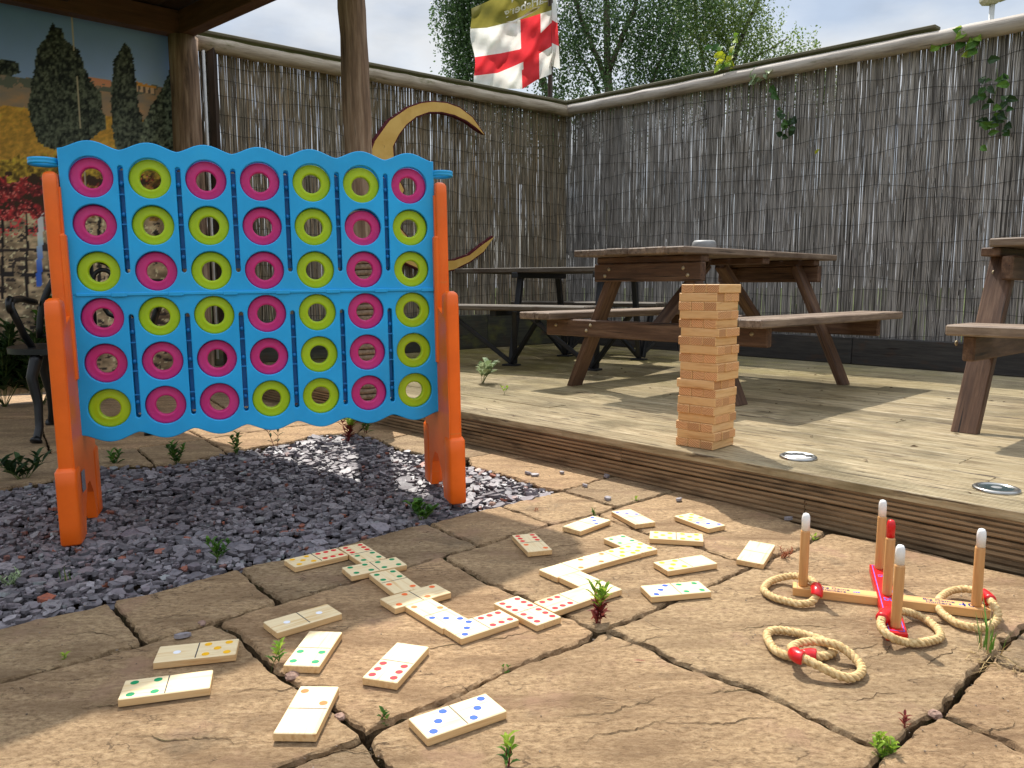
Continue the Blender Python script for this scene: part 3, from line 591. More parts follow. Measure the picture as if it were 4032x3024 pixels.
reed_fence(WC, RE, 2.492, zR, 'grey reed screen fence with pale log rail, right of the corner', 'reed_grey', 'log_pale', 'sleeper_wood', .2, 11, .71)
LE = WC + wl * 3.64
reed_fence(WC, LE, 2.487, 2.432, 'brownish reed screen fence with mossy log rail behind the golden moon sign', 'reed_brown', 'log_wood', 'kerb_wood', .31, 12, 1.0)
nR = V((wr.y, -wr.x, 0)); nR = nR if nR.dot(-WC) > 0 else -nR
nL = V((wl.y, -wl.x, 0)); nL = nL if nL.dot(-WC) > 0 else -nL

# ------------------------------------------------------------------ pergola and mural
P1 = V((-2.185, 5.47, 0)); P2 = V((-.767, 4.20, 0)); bd = (P2 - P1).normalized(); fd = V((-bd.y, bd.x, 0)); fd = fd if fd.y < 0 else -fd
pg = empty('pergola', P1, 'dark timber pergola roof over the left corner on round rustic posts', 'pergola')
def LP(o): o.parent = pg; o.matrix_parent_inverse = Matrix.Translation(-P1); return o
def round_post(p, r0, r1, h, lean=(0, 0)):
    mb = MB(); pts = []; rad = []; r = random.Random(int(r0 * 1e4) + int(p.x * 100))
    for i in range(19): f = i / 18; pts.append((p.x + lean[0] * f + r.uniform(-.003, .003), p.y + lean[1] * f, h * f)); rad.append(r0 + (r1 - r0) * f + r.uniform(-.003, .003))
    mb.tube(pts, rad, 20, wob=.012, up=(1, 0, 0)); return mb
LP(round_post(P1, .100, .092, 2.36).build('post', 'post_wood')); LP(round_post(P2, .079, .067, 2.38, (-.05, 0)).build('post', 'post_wood'))
PC = P1 + bd * 2.67                                     # outer roof corner
BH = 2.36; mb = MB(); a = P1 - bd * .12; mb.beam((a.x, a.y, BH + .075), (PC.x, PC.y, BH + .075), .09, .15); LP(mb.build('beam', 'beam_wood'))
WD = (WL - WC).normalized(); b0 = P1 + V((.0, .0, 0)) - WD * .05; b1 = P1 + WD * 3.4
mb = MB(); mb.beam((b0.x, b0.y, BH + .075), (b1.x, b1.y, BH + .075), .1, .15); LP(mb.build('beam', 'beam_wood'))
b2 = PC + WD * 3.4
mb = MB(); mb.beam((PC.x, PC.y, BH + .075), (b2.x, b2.y, BH + .075), .09, .15); LP(mb.build('beam', 'beam_wood'))
mb = MB()
for i in range(20):
    f0 = i / 20 * 3.45; q = P1 + WD * f0 - bd * .25 + WD * .08; e = PC + WD * f0 + WD * .08 + bd * .04
    mb.beam((q.x, q.y, BH + .17), (e.x, e.y, BH + .17), .168, .022, ch=.002)
LP(mb.build('roof_boards', 'dark_wood'))
mb = MB()
for i in range(1, 5):
    q = P1 + WD * (i * .72); e = PC + WD * (i * .72); mb = MB(); mb.beam((q.x, q.y, BH + .105), (e.x, e.y, BH + .105), .05, .1); LP(mb.build('rafter', 'dark_wood'))
# thick rope wound round the inner post
rb = MB(); pts = []; turns = 29
for i in range(turns * 18 + 1):
    a = i / 18 * 2 * math.pi; z = .03 + i / 18 * .0295; rr_ = .078 + .013; pts.append((P2.x - .05 * z / 2.5 + rr_ * math.cos(a), P2.y + rr_ * math.sin(a), z))
rb.tube(pts, .0148, 7); T(rb.build('rope', 'old_rope'), 'thick weathered rope wound round the lower half of the round post', 'rope')
# white conduit beside the wall post
c0 = onplane((805, 300), WC + nL * .07, nL); mb = MB(); mb.tube([(c0.x, c0.y, .2), (c0.x, c0.y, 2.33)], .011, 8)
cdt = T(mb.build('conduit', 'white_plastic'), 'thin white pipe running up beside the wall post of the pergola', 'pipe')
mb = MB(); c1 = onplane((838, 300), WC + nL * .055, nL); mb.beam((c1.x, c1.y, .16), (c1.x, c1.y, 2.36), .06, .05, up=(1, 0, 0)); T(mb.build('fence_batten', 'dark_wood'), 'dark upright batten at the left end of the brown reed fence', 'batten')
# printed landscape board
def vnoise(x, y, seed):
    xi = np.floor(x).astype(np.int64); yi = np.floor(y).astype(np.int64); fx = x - xi; fy = y - yi; fx = fx * fx * (3 - 2 * fx); fy = fy * fy * (3 - 2 * fy)
    def h(a, b):
        k = (a * 374761393 + b * 668265263 + seed * 982451653) & 0x7fffffff; k = ((k ^ (k >> 13)) * 1274126177) & 0x7fffffff; return ((k ^ (k >> 16)) & 0xffff) / 65535.0
    return (h(xi, yi) * (1 - fx) + h(xi + 1, yi) * fx) * (1 - fy) + (h(xi, yi + 1) * (1 - fx) + h(xi + 1, yi + 1) * fx) * fy
def fbm(x, y, s, seed, o=4):
    v = 0; a = .5; t = 0
    for i in range(o): v = v + a * vnoise(x / s, y / s, seed + i); t += a; a *= .55; s = s / 2.03
    return v / t
def poly_mask(X, Y, P):
    m = np.zeros(X.shape, bool); j = len(P) - 1
    for i in range(len(P)):
        (xi, yi), (xj, yj) = P[i], P[j]
        if yi != yj: m ^= ((yi > Y) != (yj > Y)) & (X < (xj - xi) * (Y - yi) / (yj - yi) + xi)
        j = i
    return m
m0 = WC + wl * 3.66 + nL * .02; m1 = WC + wl * 5.6 + nL * .02; NX, NZ = 250, 330
tx = np.linspace(0, 1, NX); tz = np.linspace(.05, 2.56, NZ); TX, TZ = np.meshgrid(tx, tz)
PX_ = m1.x + (m0.x - m1.x) * TX; PY_ = m1.y + (m0.y - m1.y) * TX
Zr = TZ - CAM_H; dd_ = PY_ * math.cos(PITCH) - Zr * math.sin(PITCH); vv_ = PY_ * math.sin(PITCH) + Zr * math.cos(PITCH)
X = 2016 + FPX * PX_ / dd_; Y = 1512 - FPX * vv_ / dd_        # landscape laid out in survey units on the flat board
Xn = X + 14 * (fbm(X, Y, 30, 1) - .5); Yn = Y + 14 * (fbm(X, Y, 30, 9) - .5)
def lerp(a, b, f): f = np.clip(f, 0, 1)[..., None]; return np.array(a, float) * (1 - f) + np.array(b, float) * f
C = lerp((84, 110, 148), (122, 142, 178), (Y - 40) / 300); C = C * (.96 + .08 * fbm(X, Y, 160, 3))[..., None]
hill = 300 + .06 * X + 10 * (fbm(X, Y * 0, 60, 4) - .5)
f1 = fbm(X, Y * 2, 60, 5); f2 = fbm(X, Y, 14, 6); f3 = fbm(X, Y, 34, 7); f4 = fbm(X, Y, 7, 8)
def put(mask, col): C[mask] = (col[mask] if isinstance(col, np.ndarray) else np.array(col))
put(Yn > hill, lerp((112, 104, 96), (150, 118, 88), f1 * 1.6 - .3))
put((Yn > hill) & (Yn < hill + 40) & (f3 > .45), (84, 88, 78))
put(poly_mask(Xn, Yn, [(345, 300), (440, 318), (440, 345), (350, 335)]) & (f2 > .25), (176, 120, 92)); put(poly_mask(Xn, Yn, [(535, 316), (615, 342), (615, 350), (535, 338)]), (196, 124, 56)); put(poly_mask(X, Y, [(538, 338), (612, 350), (612, 372), (540, 362)]), lerp((190, 146, 118), (84, 70, 64), (np.sin(X / 3.2) > .55) * 1.0))
fld = 415 + .10 * X + 8 * (f3 - .5)
put(Yn > fld, lerp((140, 104, 44), (184, 142, 58), fbm(X + Y * 1.6, Y - X * .4, 18, 11) * 1.5 - .3) * (.8 + .4 * f2)[..., None])
put(Yn > 620 + 60 * (f3 - .5), lerp((70, 56, 22), (188, 156, 58), f2 * 2.1 - .55))
redz = (Yn > 700 + 110 * (f3 - .5)); put(redz, lerp((52, 22, 22), (168, 50, 50), f2 * 2.2 - .6)); put(redz & (f4 > .66), (190, 92, 84)); put(redz & (f3 < .4), (52, 36, 24))
put(redz & (X > 330) & (f3 > .42), lerp((74, 52, 24), (170, 130, 58), f2 * 2 - .5))
snd = (Yn > 850 + 120 * (f3 - .5)); put(snd, lerp((84, 70, 54), (172, 150, 118), fbm(X, Y * 1.7, 40, 15) * 1.9 - .4)); put(snd & (f2 > .68), (184, 164, 132)); put(snd & (fbm(X, Y * 2.6, 44, 21) > .66), (52, 44, 40)); put(snd & (fbm(X * 2.4, Y, 60, 27) > .74), (40, 34, 30))
put(snd & (Yn < 930) & (f4 > .58) & (X < 330), (176, 62, 62))
for vx in (10, 105, 250, 390, 560): put(snd & (abs(Xn - vx) < 5 + (Y - 850) / 300) & (Y < 1180), (34, 28, 26))
put(snd & (abs(Yn - 985) < 5), (44, 36, 34)); put(snd & (abs(Yn - 1075 - .05 * X) < 9) & (f3 > .4), (36, 32, 32))
put(snd & (abs(X - 158 + (Y - 950) * .03) < 11) & (Y < 1130), lerp((196, 206, 224), (50, 84, 160), (Y - 900) / 160))
trees = [[(205, 88), (190, 130), (158, 170), (142, 200), (136, 270), (118, 360), (108, 420), (128, 500), (150, 560), (215, 590), (300, 570), (345, 560), (385, 530), (418, 505), (412, 450), (402, 430), (400, 370), (360, 320), (335, 270), (312, 200), (290, 180), (258, 150), (240, 110), (222, 115)],
 [(490, 160), (462, 210), (446, 240), (440, 320), (436, 440), (446, 540), (458, 605), (562, 605), (572, 520), (550, 430), (532, 300), (528, 230), (510, 190)], [(675, 252), (655, 300), (640, 330), (635, 360), (600, 410), (575, 460), (556, 500), (556, 610), (720, 610), (720, 300), (690, 270)], [(-60, 240), (20, 232), (70, 250), (86, 285), (50, 300), (-60, 300)]]
for i, P in enumerate(trees):
    mk = poly_mask(Xn + 10 * (f4 - .5), Yn, P); put(mk, lerp((12, 16, 14), (86, 92, 76) if i != 2 else (108, 116, 96), fbm(X * 1.3, Y, 11, 31) * 2.2 + .3 * (f4 - .5) - .75 + (Y - 100) / 1800))
put((abs(X - (283 + (Y - 80) * .083)) < 1.8) & (Y < 1300), (150, 140, 118))
C = np.clip(C * 1.44 + 4, 0, 255)
lin = np.where(C / 255 > .04045, ((np.clip(C, 0, 255) / 255 + .055) / 1.055) ** 2.4, C / 255 / 12.92)
me = bpy.data.meshes.new('mural')
vv = np.stack([PX_, PY_, TZ], -1).reshape(-1, 3); ii = np.arange(NX * NZ).reshape(NZ, NX)
fr = np.stack([ii[:-1, :-1], ii[:-1, 1:], ii[1:, 1:], ii[1:, :-1]], -1).reshape(-1, 4)
bk = vv[[0, NX - 1, NX * NZ - 1, NX * (NZ - 1)]] - np.array(nL) * .012
nv = len(vv); me.from_pydata(vv.tolist() + bk.tolist(), [], fr.tolist() + [(nv + 3, nv + 2, nv + 1, nv)])
ca = me.color_attributes.new('print', 'FLOAT_COLOR', 'POINT'); cbuf = np.ones((nv + 4, 4), np.float32); cbuf[:nv, :3] = lin.reshape(-1, 3); cbuf[nv:, :3] = .1; ca.data.foreach_set('color', cbuf.ravel())
t = NT('mural_print'); at = t.new('Attribute', attribute_name='print'); me.materials.append(t.done(at.outputs['Color'], .5, .3)); me.update()
mu = bpy.data.objects.new('mural', me); COL.objects.link(mu); T(mu, 'large printed board of cypress trees, golden fields and red vines under the pergola', 'mural')

# ------------------------------------------------------------------ moon sign on the brown fence
mp0 = WC + nL * .06
outl = [(1947,932),(1905,990),(1850,1030),(1790,1060),(1735,1072),(1660,1062),(1590,1030),(1520,970),(1460,870),(1436,736),(1446,640),(1477,556),(1535,475),(1610,423),(1660,406),(1705,401),(1760,406),(1810,424),(1860,462),(1909,532)]
innr = [(1880,505),(1840,475),(1790,452),(1740,440),(1690,440),(1640,458),(1600,490),(1570,530),(1547,577),(1551,620),(1560,690),(1578,722),(1591,748),(1584,766),(1568,772),(1575,800),(1562,820),(1574,845),(1560,868),(1580,905),(1615,945),(1680,1000),(1740,1028),(1790,1026),(1850,1005),(1900,965)]
pts = [onplane(p, mp0 + nL * .05, nL) for p in outl + innr]
u_ = -wl
flat = [(((p - mp0).dot(u_)), p.z) for p in pts]
ms = empty('moon_sign', (mp0.x, mp0.y, 1.4), 'golden crescent moon cut-out with maroon edge on the brown reed fence', 'sign')
def mfn(a, b, d): p = mp0 + u_ * a + nL * d; return V((p.x, p.y, b)) - V((mp0.x, mp0.y, 1.4))
big = [(p.x, p.y) for p in inset_poly([V((a, b, 0)) for a, b in flat], -.011)]
mb = MB(); mb.prism(big, mfn, .0, .045); mb.build('backing', 'maroon', ms)
mb = MB(); mb.prism(flat, mfn, .0455, .05); mb.build('face', 'gold_paint', ms)

# ------------------------------------------------------------------ giant four-in-a-row game
GP = V((-1.285 + .0125, 2.31 + .0043, -.002)); GA = math.atan2(.3286, .9446)
game = empty('four_in_a_row_frame', GP, 'giant blue garden four-in-a-row rack on orange legs', 'game', rot=(0, R(-.85), GA))
GM = Matrix.Translation(GP) @ Matrix.Rotation(GA, 4, 'Z') @ Matrix.Rotation(R(-.85), 4, 'Y')
CS = [.078 + .1535 * i for i in range(7)]; RZ = [1.031 - .1338 * j for j in range(6)]; SEAM = .6965; GW = 1.078
def wave_edge(top):
    pts = []
    for i in range(0, 113):
        s_ = GW * i / 112; ph = (s_ - CS[0]) / .1535; w = .5 + .5 * math.cos(2 * math.pi * ph); w = w ** .75
        pts.append((s_, (1.106 + .024 * w) if top else (.288 - .024 * w)))
    return pts
def plate(name, y, zlo, zhi, rows, zs):
    cu = bpy.data.curves.new(name, 'CURVE'); cu.dimensions = '2D'; cu.fill_mode = 'BOTH'; cu.extrude = .0045; cu.bevel_depth = .0028; cu.bevel_resolution = 2
    def spl(pts):
        sp = cu.splines.new('POLY'); sp.points.add(len(pts) - 1); sp.use_cyclic_u = True
        for q, (a, b) in zip(sp.points, pts): q.co = (a, b, 0, 1)
    o = wave_edge(True) if zhi is None else [(0, zhi), (GW, zhi)]
    lo = wave_edge(False) if zlo is None else [(0, zlo), (GW, zlo)]
    spl(o + lo[::-1])
    for s_ in CS:
        for z in rows: spl([(s_ + .0605 * math.cos(k * math.pi / 24), z + .0605 * math.sin(k * math.pi / 24)) for k in range(48)])
    for i in range(6):
        s_ = (CS[i] + CS[i + 1]) / 2; a, b = zs; r_ = .0098
        spl([(s_ + r_ * math.cos(k * math.pi / 6), b + r_ * math.sin(k * math.pi / 6)) for k in range(7)] + [(s_ + r_ * math.cos(math.pi + k * math.pi / 6), a + r_ * math.sin(math.pi + k * math.pi / 6)) for k in range(7)])
    ob = bpy.data.objects.new(name, cu); COL.objects.link(ob); bpy.context.view_layer.update()
    me = bpy.data.meshes.new_from_object(ob.evaluated_get(bpy.context.evaluated_depsgraph_get())); bpy.data.objects.remove(ob)
    me.transform(Matrix.Translation((0, y, 0)) @ Matrix.Rotation(R(90), 4, 'X')); me.materials.clear(); me.materials.append(M['blue_plastic'])
    o = bpy.data.objects.new(name, me); COL.objects.link(o); o.parent = game; return smoothish(o, 40)
for y in (-.0265, .0265):
    plate('upper_panel' if y < 0 else 'upper_back_panel', y, SEAM + .002, None, RZ[:3], (.765, 1.058)); plate('lower_panel' if y < 0 else 'lower_back_panel', y, None, SEAM - .002, RZ[3:], (.335, .63))
dv = MB()
for i in range(6):
    s_ = (CS[i] + CS[i + 1]) / 2
    for a, b in ((.77, 1.055), (.34, .625)):
        dv.box((.013, .03, b - a), Matrix.Translation((s_, .004, (a + b) / 2)), .001)
        for f in (.2, .45, .75): dv.box((.0165, .006, .0045), Matrix.Translation((s_, -.0285, a + (b - a) * f)), .0008)
        for f in (.12, .55, .86): dv.lathe([(.0064, -.002), (.0064, .002)], 10, Matrix.Translation((s_, -.026, a + (b - a) * f)) @ Matrix.Rotation(R(90), 4, 'X'))
dv.box((GW - .01, .03, .006), Matrix.Translation((GW / 2, 0, .30)), .001)
dv.build('divider', 'blue_dark', game)
hg = MB(); hg.box((GW - .03, .008, .009), Matrix.Translation((GW / 2, -.0345, SEAM)), .0015)
for i in range(7): hg.box((.042, .009, .0125), Matrix.Translation((CS[i] + .05, -.036, SEAM - .001)), .0015)
hg.build('hinge_strip', 'blue_plastic', game)
for s_ in (-.043, GW + .033):
    rb = MB(); rb.lathe([(.043, -.008), (.046, -.009), (.047, -.003), (.0445, 0), (.047, .003), (.046, .009), (.043, .008), (.041, 0)], 40, Matrix.Translation((s_, -.005, 1.072)) @ Matrix.Scale(.86, 4, (1, 0, 0)), closed=True); rb.build('ring_holder', 'blue_plastic', game)
def leg(sx, sgn):
    lb = MB()
    # side frame outline in (depth, height); depth is negative towards the viewer
    def F(a, b, d): return V((sx + sgn * d, a, b))
    web = [(-.165, .0), (-.175, .30), (-.165, .60), (-.11, .62), (-.05, .64), (-.045, 1.0), (.03, 1.0), (.05, .64), (.10, .56), (.16, .30), (.185, .0), (.10, .0), (.075, .09), (.03, .135), (-.01, .135), (-.06, .08), (-.085, .0)]
    lb.prism(web, F, -.012, .016)
    def col(p, w, d0, d1):
        n = 16; vs = []; fs = []; k = len(p)
        for (a, z, hw) in p:
            for j in range(n):
                th = 2 * math.pi * j / n; ca, sa = math.cos(th), math.sin(th); e = .38
                xx = (abs(ca) ** e) * (1 if ca > 0 else -1) * hw; yy = (abs(sa) ** e) * (1 if sa > 0 else -1) * (d1 - d0) / 2 * min(1, hw / w * 1.0); vs.append(F(a + xx, z, (d0 + d1) / 2 + yy))
        for i in range(k - 1):
            for j in range(n): fs.append((i * n + j, i * n + (j + 1) % n, (i + 1) * n + (j + 1) % n, (i + 1) * n + j))
        fs += [tuple(range(n)), tuple((k - 1) * n + j for j in range(n))]; lb.add(vs, fs, 0, None, True)
    def rc(a, z0, z1, w, d0, d1, a0=None):
        a0 = a if a0 is None else a0
        col([(a0, z0, w * .9), (a0, z0 + .006, w)] + [(a0 + (a - a0) * f, z0 + (z1 - z0) * f, w) for f in (.25, .5, .75, .93)] + [(a, z1 - .014, w * .96), (a, z1 - .006, w * .8), (a, z1, w * .45)], w, d0, d1)
    rc(-.142, 0, .69, .036, -.012, .031)                     # front column
    rc(.13, 0, .60, .036, -.012, .031, .158)                 # rear column
    rc(-.02, .5, 1.043, .040, -.008, .032)                   # upper column
    rc(-.147, 0, .225, .041, -.016, .040)                    # front foot sleeve
    rc(.160, 0, .225, .041, -.016, .040)
    lb.box((.02, .03, .42), Matrix.Translation((sx - sgn * .008, -.045, .66)), .006)
    o = lb.build('leg', 'orange_plastic', game); return o
leg(-.012, -1); leg(GW + .010, 1)
st = MB(); st.box((.0016, .045, .06), Matrix.Translation((.0055, -.098, .165)), .0004); st.build('sticker', 'sticker', game)
grid = ["PLPPLLP", "PLLPLPL", "LPLPLPL", "PLLPLPL", "PPPPLPL", "LPPLLPL"]
rowname = ['top row', 'second row', 'third row', 'fourth row', 'fifth row', 'bottom row']; colname = ['first', 'second', 'third', 'fourth', 'fifth', 'sixth', 'last']
prof = [(.0285, -.007), (.0298, -.0110), (.0328, -.0126), (.0370, -.0116), (.050, -.0105), (.0555, -.0115), (.0582, -.008), (.0582, .008), (.0555, .0115), (.050, .0105), (.0370, .0116), (.0328, .0126), (.0298, .0110), (.0285, .007)]
dm = {}
for j in range(6):
    for i in range(7):
        c = grid[j][i]; col, mt = ('pink', 'pink_plastic') if c == 'P' else ('lime green', 'lime_plastic')
        lab = f'{col} ring disc in the {rowname[j]}, {colname[i]} column of the blue rack'
        if c not in dm:
            mb = MB(); mb.lathe(prof, 48, closed=True)
            for k in range(14):
                a = k * 2 * math.pi / 14 + .1; mb.box((.011, .0012, .0012), rotz(a) @ Matrix.Translation((.046, 0, .0108)), .0003)
            o = mb.build('ring_disc', mt); dm[c] = o
        else: o = dm[c].copy(); COL.objects.link(o)
        T(o, lab, 'game disc', 'discs in the four-in-a-row rack')
        o.matrix_world = GM @ Matrix.Translation((CS[i] + rnd.uniform(-.0008, .0008), -.008, RZ[j] - .0015 - (0.004 if (i, j) in ((5, 0), (5, 1)) else 0))) @ Matrix.Rotation(R(90), 4, 'X') @ rotz(rnd.uniform(0, 6))

# ------------------------------------------------------------------ block tower
TB = V((.702, 2.690, DZ + .0015)); te1 = V((math.cos(R(46)), math.sin(R(46)), 0)); te2 = V((-te1.y, te1.x, 0)); BL, BWd, BHt = .151, .0500, .0303
ordn = ['top', 'second', 'third', 'fourth', 'fifth', 'sixth', 'seventh', 'eighth', 'ninth', 'tenth', 'eleventh', 'twelfth', 'thirteenth', 'fourteenth', 'fifteenth', 'sixteenth', 'seventeenth', 'eighteenth', 'bottom']
tr = random.Random(21)
for ly in range(19):
    z = TB.z + BHt * (ly + .5); sh = V((tr.uniform(-.0055, .0055), tr.uniform(-.005, .005), 0)) + V((-.002 * math.sin(ly * .5), 0, 0))
    for b in range(3):
        mb = MB(); mb.box((BL - tr.uniform(0, .002), BWd - .0003 - tr.uniform(0, .0008), BHt - .0002), None, .0022)
        for fi_, f_ in enumerate(mb.f):
            if all(abs(abs(mb.v[i][0]) - max(v[0] for v in mb.v)) < 1e-5 for i in f_): mb.mi[fi_] = 1
        o = mb.build('wooden_block', ['block_wood', 'block_end']); jit = tr.uniform(-.0025, .0025)
        if ly % 2 == 0:
            c = TB + te1 * (BL / 2 + jit) + te2 * (BWd * (b + .5)); o.rotation_euler = (0, 0, R(46) + tr.uniform(-.008, .008)); pos = ['right', 'middle', 'left'][b]; lay = 'end grain facing left'
        else:
            c = TB + te2 * (BL / 2 + jit) + te1 * (BWd * (b + .5)); o.rotation_euler = (0, 0, R(136) + tr.uniform(-.008, .008)); pos = ['front', 'middle', 'back'][b]; lay = 'end grain facing right'
        o.location = (c.x + sh.x, c.y + sh.y, z)
        T(o, f'{pos} wooden block in the {ordn[18 - ly]} layer of the tower, {lay}', 'block', 'blocks of the wooden tower')

# ------------------------------------------------------------------ dominoes
zA = (1000, 1900, .45208); zB = (1450, 2200, .4728); zC = (1900, 1850, .45208); zG = (1000, 2274, .45208); zH = (0, 2274, .45208); zK = (2500, 1500, .6926)
DOM = [
 (zA, [(258,675),(335,740),(820,630),(740,562)], 5, 6, (400,670), 'ending the chain'),
 (zA, [(742,563),(940,525),(1152,655),(940,700)], 6, 4, (890,580), 'in the chain'),
 (zA, [(758,742),(842,812),(1333,712),(1250,645)], 4, 4, (900,745), 'in the chain'),
 (zA, [(1003,790),(1225,750),(1450,912),(1225,965)], 4, 2, (1170,810), 'in the chain'),
 (zA, [(1095,1015),(1215,1095),(1718,950),(1595,880)], 2, 2, (1280,1020), 'in the chain'),
 (zA, [(1320,1080),(1545,1008),(1868,1192),(1640,1265)], 2, 3, (1510,1080), 'in the chain'),
 (zB, [(620,575),(770,660),(1250,505),(1105,420)], 3, 6, (800,570), 'in the chain'),
 (zC, [(103,1165),(310,1095),(680,1275),(470,1353)], 6, 6, (290,1170), 'in the chain'),
 (zC, [(443,1145),(655,1230),(1030,1095),(850,1018)], 6, 1, (640,1150), 'in the chain'),
 (zC, [(665,930),(845,878),(1220,1045),(1030,1095)], 0, 1, (830,940), 'in the chain'),
 (zC, [(485,865),(665,935),(1015,830),(870,752)], 0, 2, (650,850), 'in the chain'),
 (zC, [(870,752),(1020,825),(1375,733),(1230,655)], 2, 5, (1030,770), 'in the chain'),
 (zC, [(1043,590),(1210,557),(1530,693),(1375,735)], 4, 5, (1210,610), 'in the chain'),
 (zC, [(260,570),(455,550),(605,690),(395,715)], 6, 2, (390,600), 'behind the chain'),
 (zC, [(702,490),(858,530),(1115,440),(950,398)], 0, 3, (840,490), 'at the back'),
 (zC, [(1120,355),(1285,343),(1507,455),(1340,475)], 3, 1, (1260,385), 'at the back'),
 (zC, [(1675,400),(1830,382),(2113,478),(1950,505)], 5, 3, (1820,420), 'near the deck'),
 (zC, [(1457,528),(1457,598),(1925,625),(1915,555)], 5, 5, (1570,565), 'near the deck'),
 (zC, [(1495,800),(1630,880),(2040,815),(1895,740)], 5, 0, (1660,820), 'right of the chain'),
 (zC, [(1380,1015),(1457,1100),(1990,1053),(1893,970)], 3, 4, (1560,1040), 'right of the chain'),
 (zK, [(662,908),(805,935),(715,1050),(570,1030)], 0, 0, (735,920), 'tilted over a joint near the ring toss'),
 (zG, [(80,390),(205,473),(767,310),(635,228)], 1, 1, (290,380), 'lying left of the chain'),
 (zG, [(485,467),(762,478),(570,770),(258,757)], 0, 4, (570,540), 'beside a green weed'),
 (zG, [(1240,570),(1517,608),(1255,908),(948,860)], 0, 6, (1330,650), 'below the chain'),
 (zG, [(402,952),(735,955),(545,1348),(172,1345)], 2, 1, (520,1040), 'at the very front'),
 (zG, [(1347,1235),(1510,1390),(2200,1155),(2020,1010)], 3, 3, (1600,1240), 'at the very front'),
 (zH, [(1385,603),(1325,738),(2065,660),(2085,533)], 1, 5, (1560,640), 'at the left'),
 (zH, [(1085,893),(1013,1070),(1835,960),(1865,797)], 4, 1, (1250,950), 'furthest left'),
]
PIP = {0: [], 1: [(0, 0)], 2: [(-.5, -.5), (.5, .5)], 3: [(-.52, -.52), (0, 0), (.52, .52)], 4: [(-.5, -.5), (.5, -.5), (-.5, .5), (.5, .5)], 5: [(-.5, -.5), (.5, -.5), (-.5, .5), (.5, .5), (0, 0)], 6: [(-.58, -.5), (0, -.5), (.58, -.5), (-.58, .5), (0, .5), (.58, .5)]}
PIP6 = PIP[6]
PC_ = ['', 'spot_white', 'spot_orange', 'spot_blue', 'spot_green', 'spot_yellow', 'spot_red']; PN = ['blank', 'one white spot', 'two orange spots', 'three blue spots', 'four green spots', 'five yellow spots', 'six red spots']
DL, DWd, DT = .1485, .0690, .0150
for k, (zz, cs, a, b, pa, where) in enumerate(DOM):
    zt = DT + .0002 + (k % 5) * .00035; q = [onz(p, zt) for p in zm(*zz, cs)]; ce = sum(q, V((0, 0, 0))) / 4
    e = [(q[(i + 1) % 4] - q[i]) for i in range(4)]
    lx = (e[0] - e[2]) if (e[0].length + e[2].length) > (e[1].length + e[3].length) else (e[1] - e[3])
    if k == 20: lx = V((q[0] + q[1] - q[2] - q[3]).to_tuple())
    lx.z = 0; lx.normalize(); A_ = onz(zm(*zz, [pa])[0], zt)
    if (A_ - ce).dot(lx) > 0: lx = -lx                     # +x runs from half a to half b
    ang = math.atan2(lx.y, lx.x); mb = MB(); mb.box((DL, DWd, DT), Matrix.Translation((0, 0, DT / 2)), .0014, 0)
    for fi_, f_ in enumerate(mb.f):
        if min(mb.v[i][2] for i in f_) < DT * .5: mb.mi[fi_] = 4  # side faces take the pine with shade painted in
    mb.box((.0022, DWd - .004, .0006), Matrix.Translation((0, 0, DT)), .0001, 1)
    for half, val, sgn in ((0, a, -1), (1, b, 1)):
        fl = 1
        for (u, v) in PIP[val]:
            cx_ = sgn * DL / 4 + u * .039; cy_ = v * .043 * (fl if val in (2, 3) else 1) 
            n = 20; mb.add([(cx_ + .0072 * math.cos(i * 2 * math.pi / n), cy_ + .0072 * math.sin(i * 2 * math.pi / n), DT + .00025) for i in range(n)], [tuple(range(n))], 2 + half)
    o = mb.build('domino', ['pine', 'line_grey', PC_[a] or 'pine', PC_[b] or 'pine', 'pine_side_shade'], recalc=False)
    o.location = (ce.x, ce.y, zt - DT); o.rotation_euler = (R(-1.5) if k == 20 else 0, R(3.0) if k == 20 else 0, ang)
    if k == 20: o.location.z = .004
    lab = f'pale wooden domino with {PN[a]} and {PN[b]}, {where}' if a and b and a != b else (f'pale wooden domino with {PN[b]} beside a blank half, {where}' if b and not a else (f'pale wooden domino with {PN[a]} beside a blank half, {where}' if a and not b else (f'double pale wooden domino, {PN[a]} on both halves, {where}' if a else f'completely blank pale wooden domino {where}')))
    T(o, lab, 'domino', 'wooden dominoes on the paving')

# ------------------------------------------------------------------ ring toss
K_ = (2900, 1850, .51245)
bt = .020
pegs = {'left': (510, 890), 'back': (1095, 762), 'mid': (1155, 962), 'front': (1222, 1212), 'right': (1842, 1045)}
pp = {k: onz(zm(*K_, [v])[0], bt) for k, v in pegs.items()}
wd = (pp['right'] - pp['left']); wd.z = 0; wd.normalize(); rd = (pp['front'] - pp['back']); rd.z = 0; rd.normalize()
rt = empty('ring_toss_stand', (pp['mid'].x, pp['mid'].y, 0), 'wooden cross ring toss stand with five upright pegs, one tipped red', 'garden game')
o0 = V((pp['mid'].x, pp['mid'].y, 0))
def board(name, a, b, ext0, ext1, w, mt, zoff=0.0):
    d = (b - a); d.z = 0; d.normalize(); p0 = a - d * ext0 - o0; p1 = b + d * ext1 - o0; mb = MB()
    mb.beam((p0.x, p0.y, bt / 2 + zoff), (p1.x, p1.y, bt / 2 + zoff), w, bt, ch=.0012); return mb.build(name, mt, rt), d, p0, p1
wbd, wdv, w0, w1 = board('wooden_board', pp['left'], pp['right'], .022, .026, .040, 'board_wood')
rbd, rdv, r0, r1 = board('red_board', pp['back'], pp['front'], .026, .028, .040, 'red_paint', .0012)
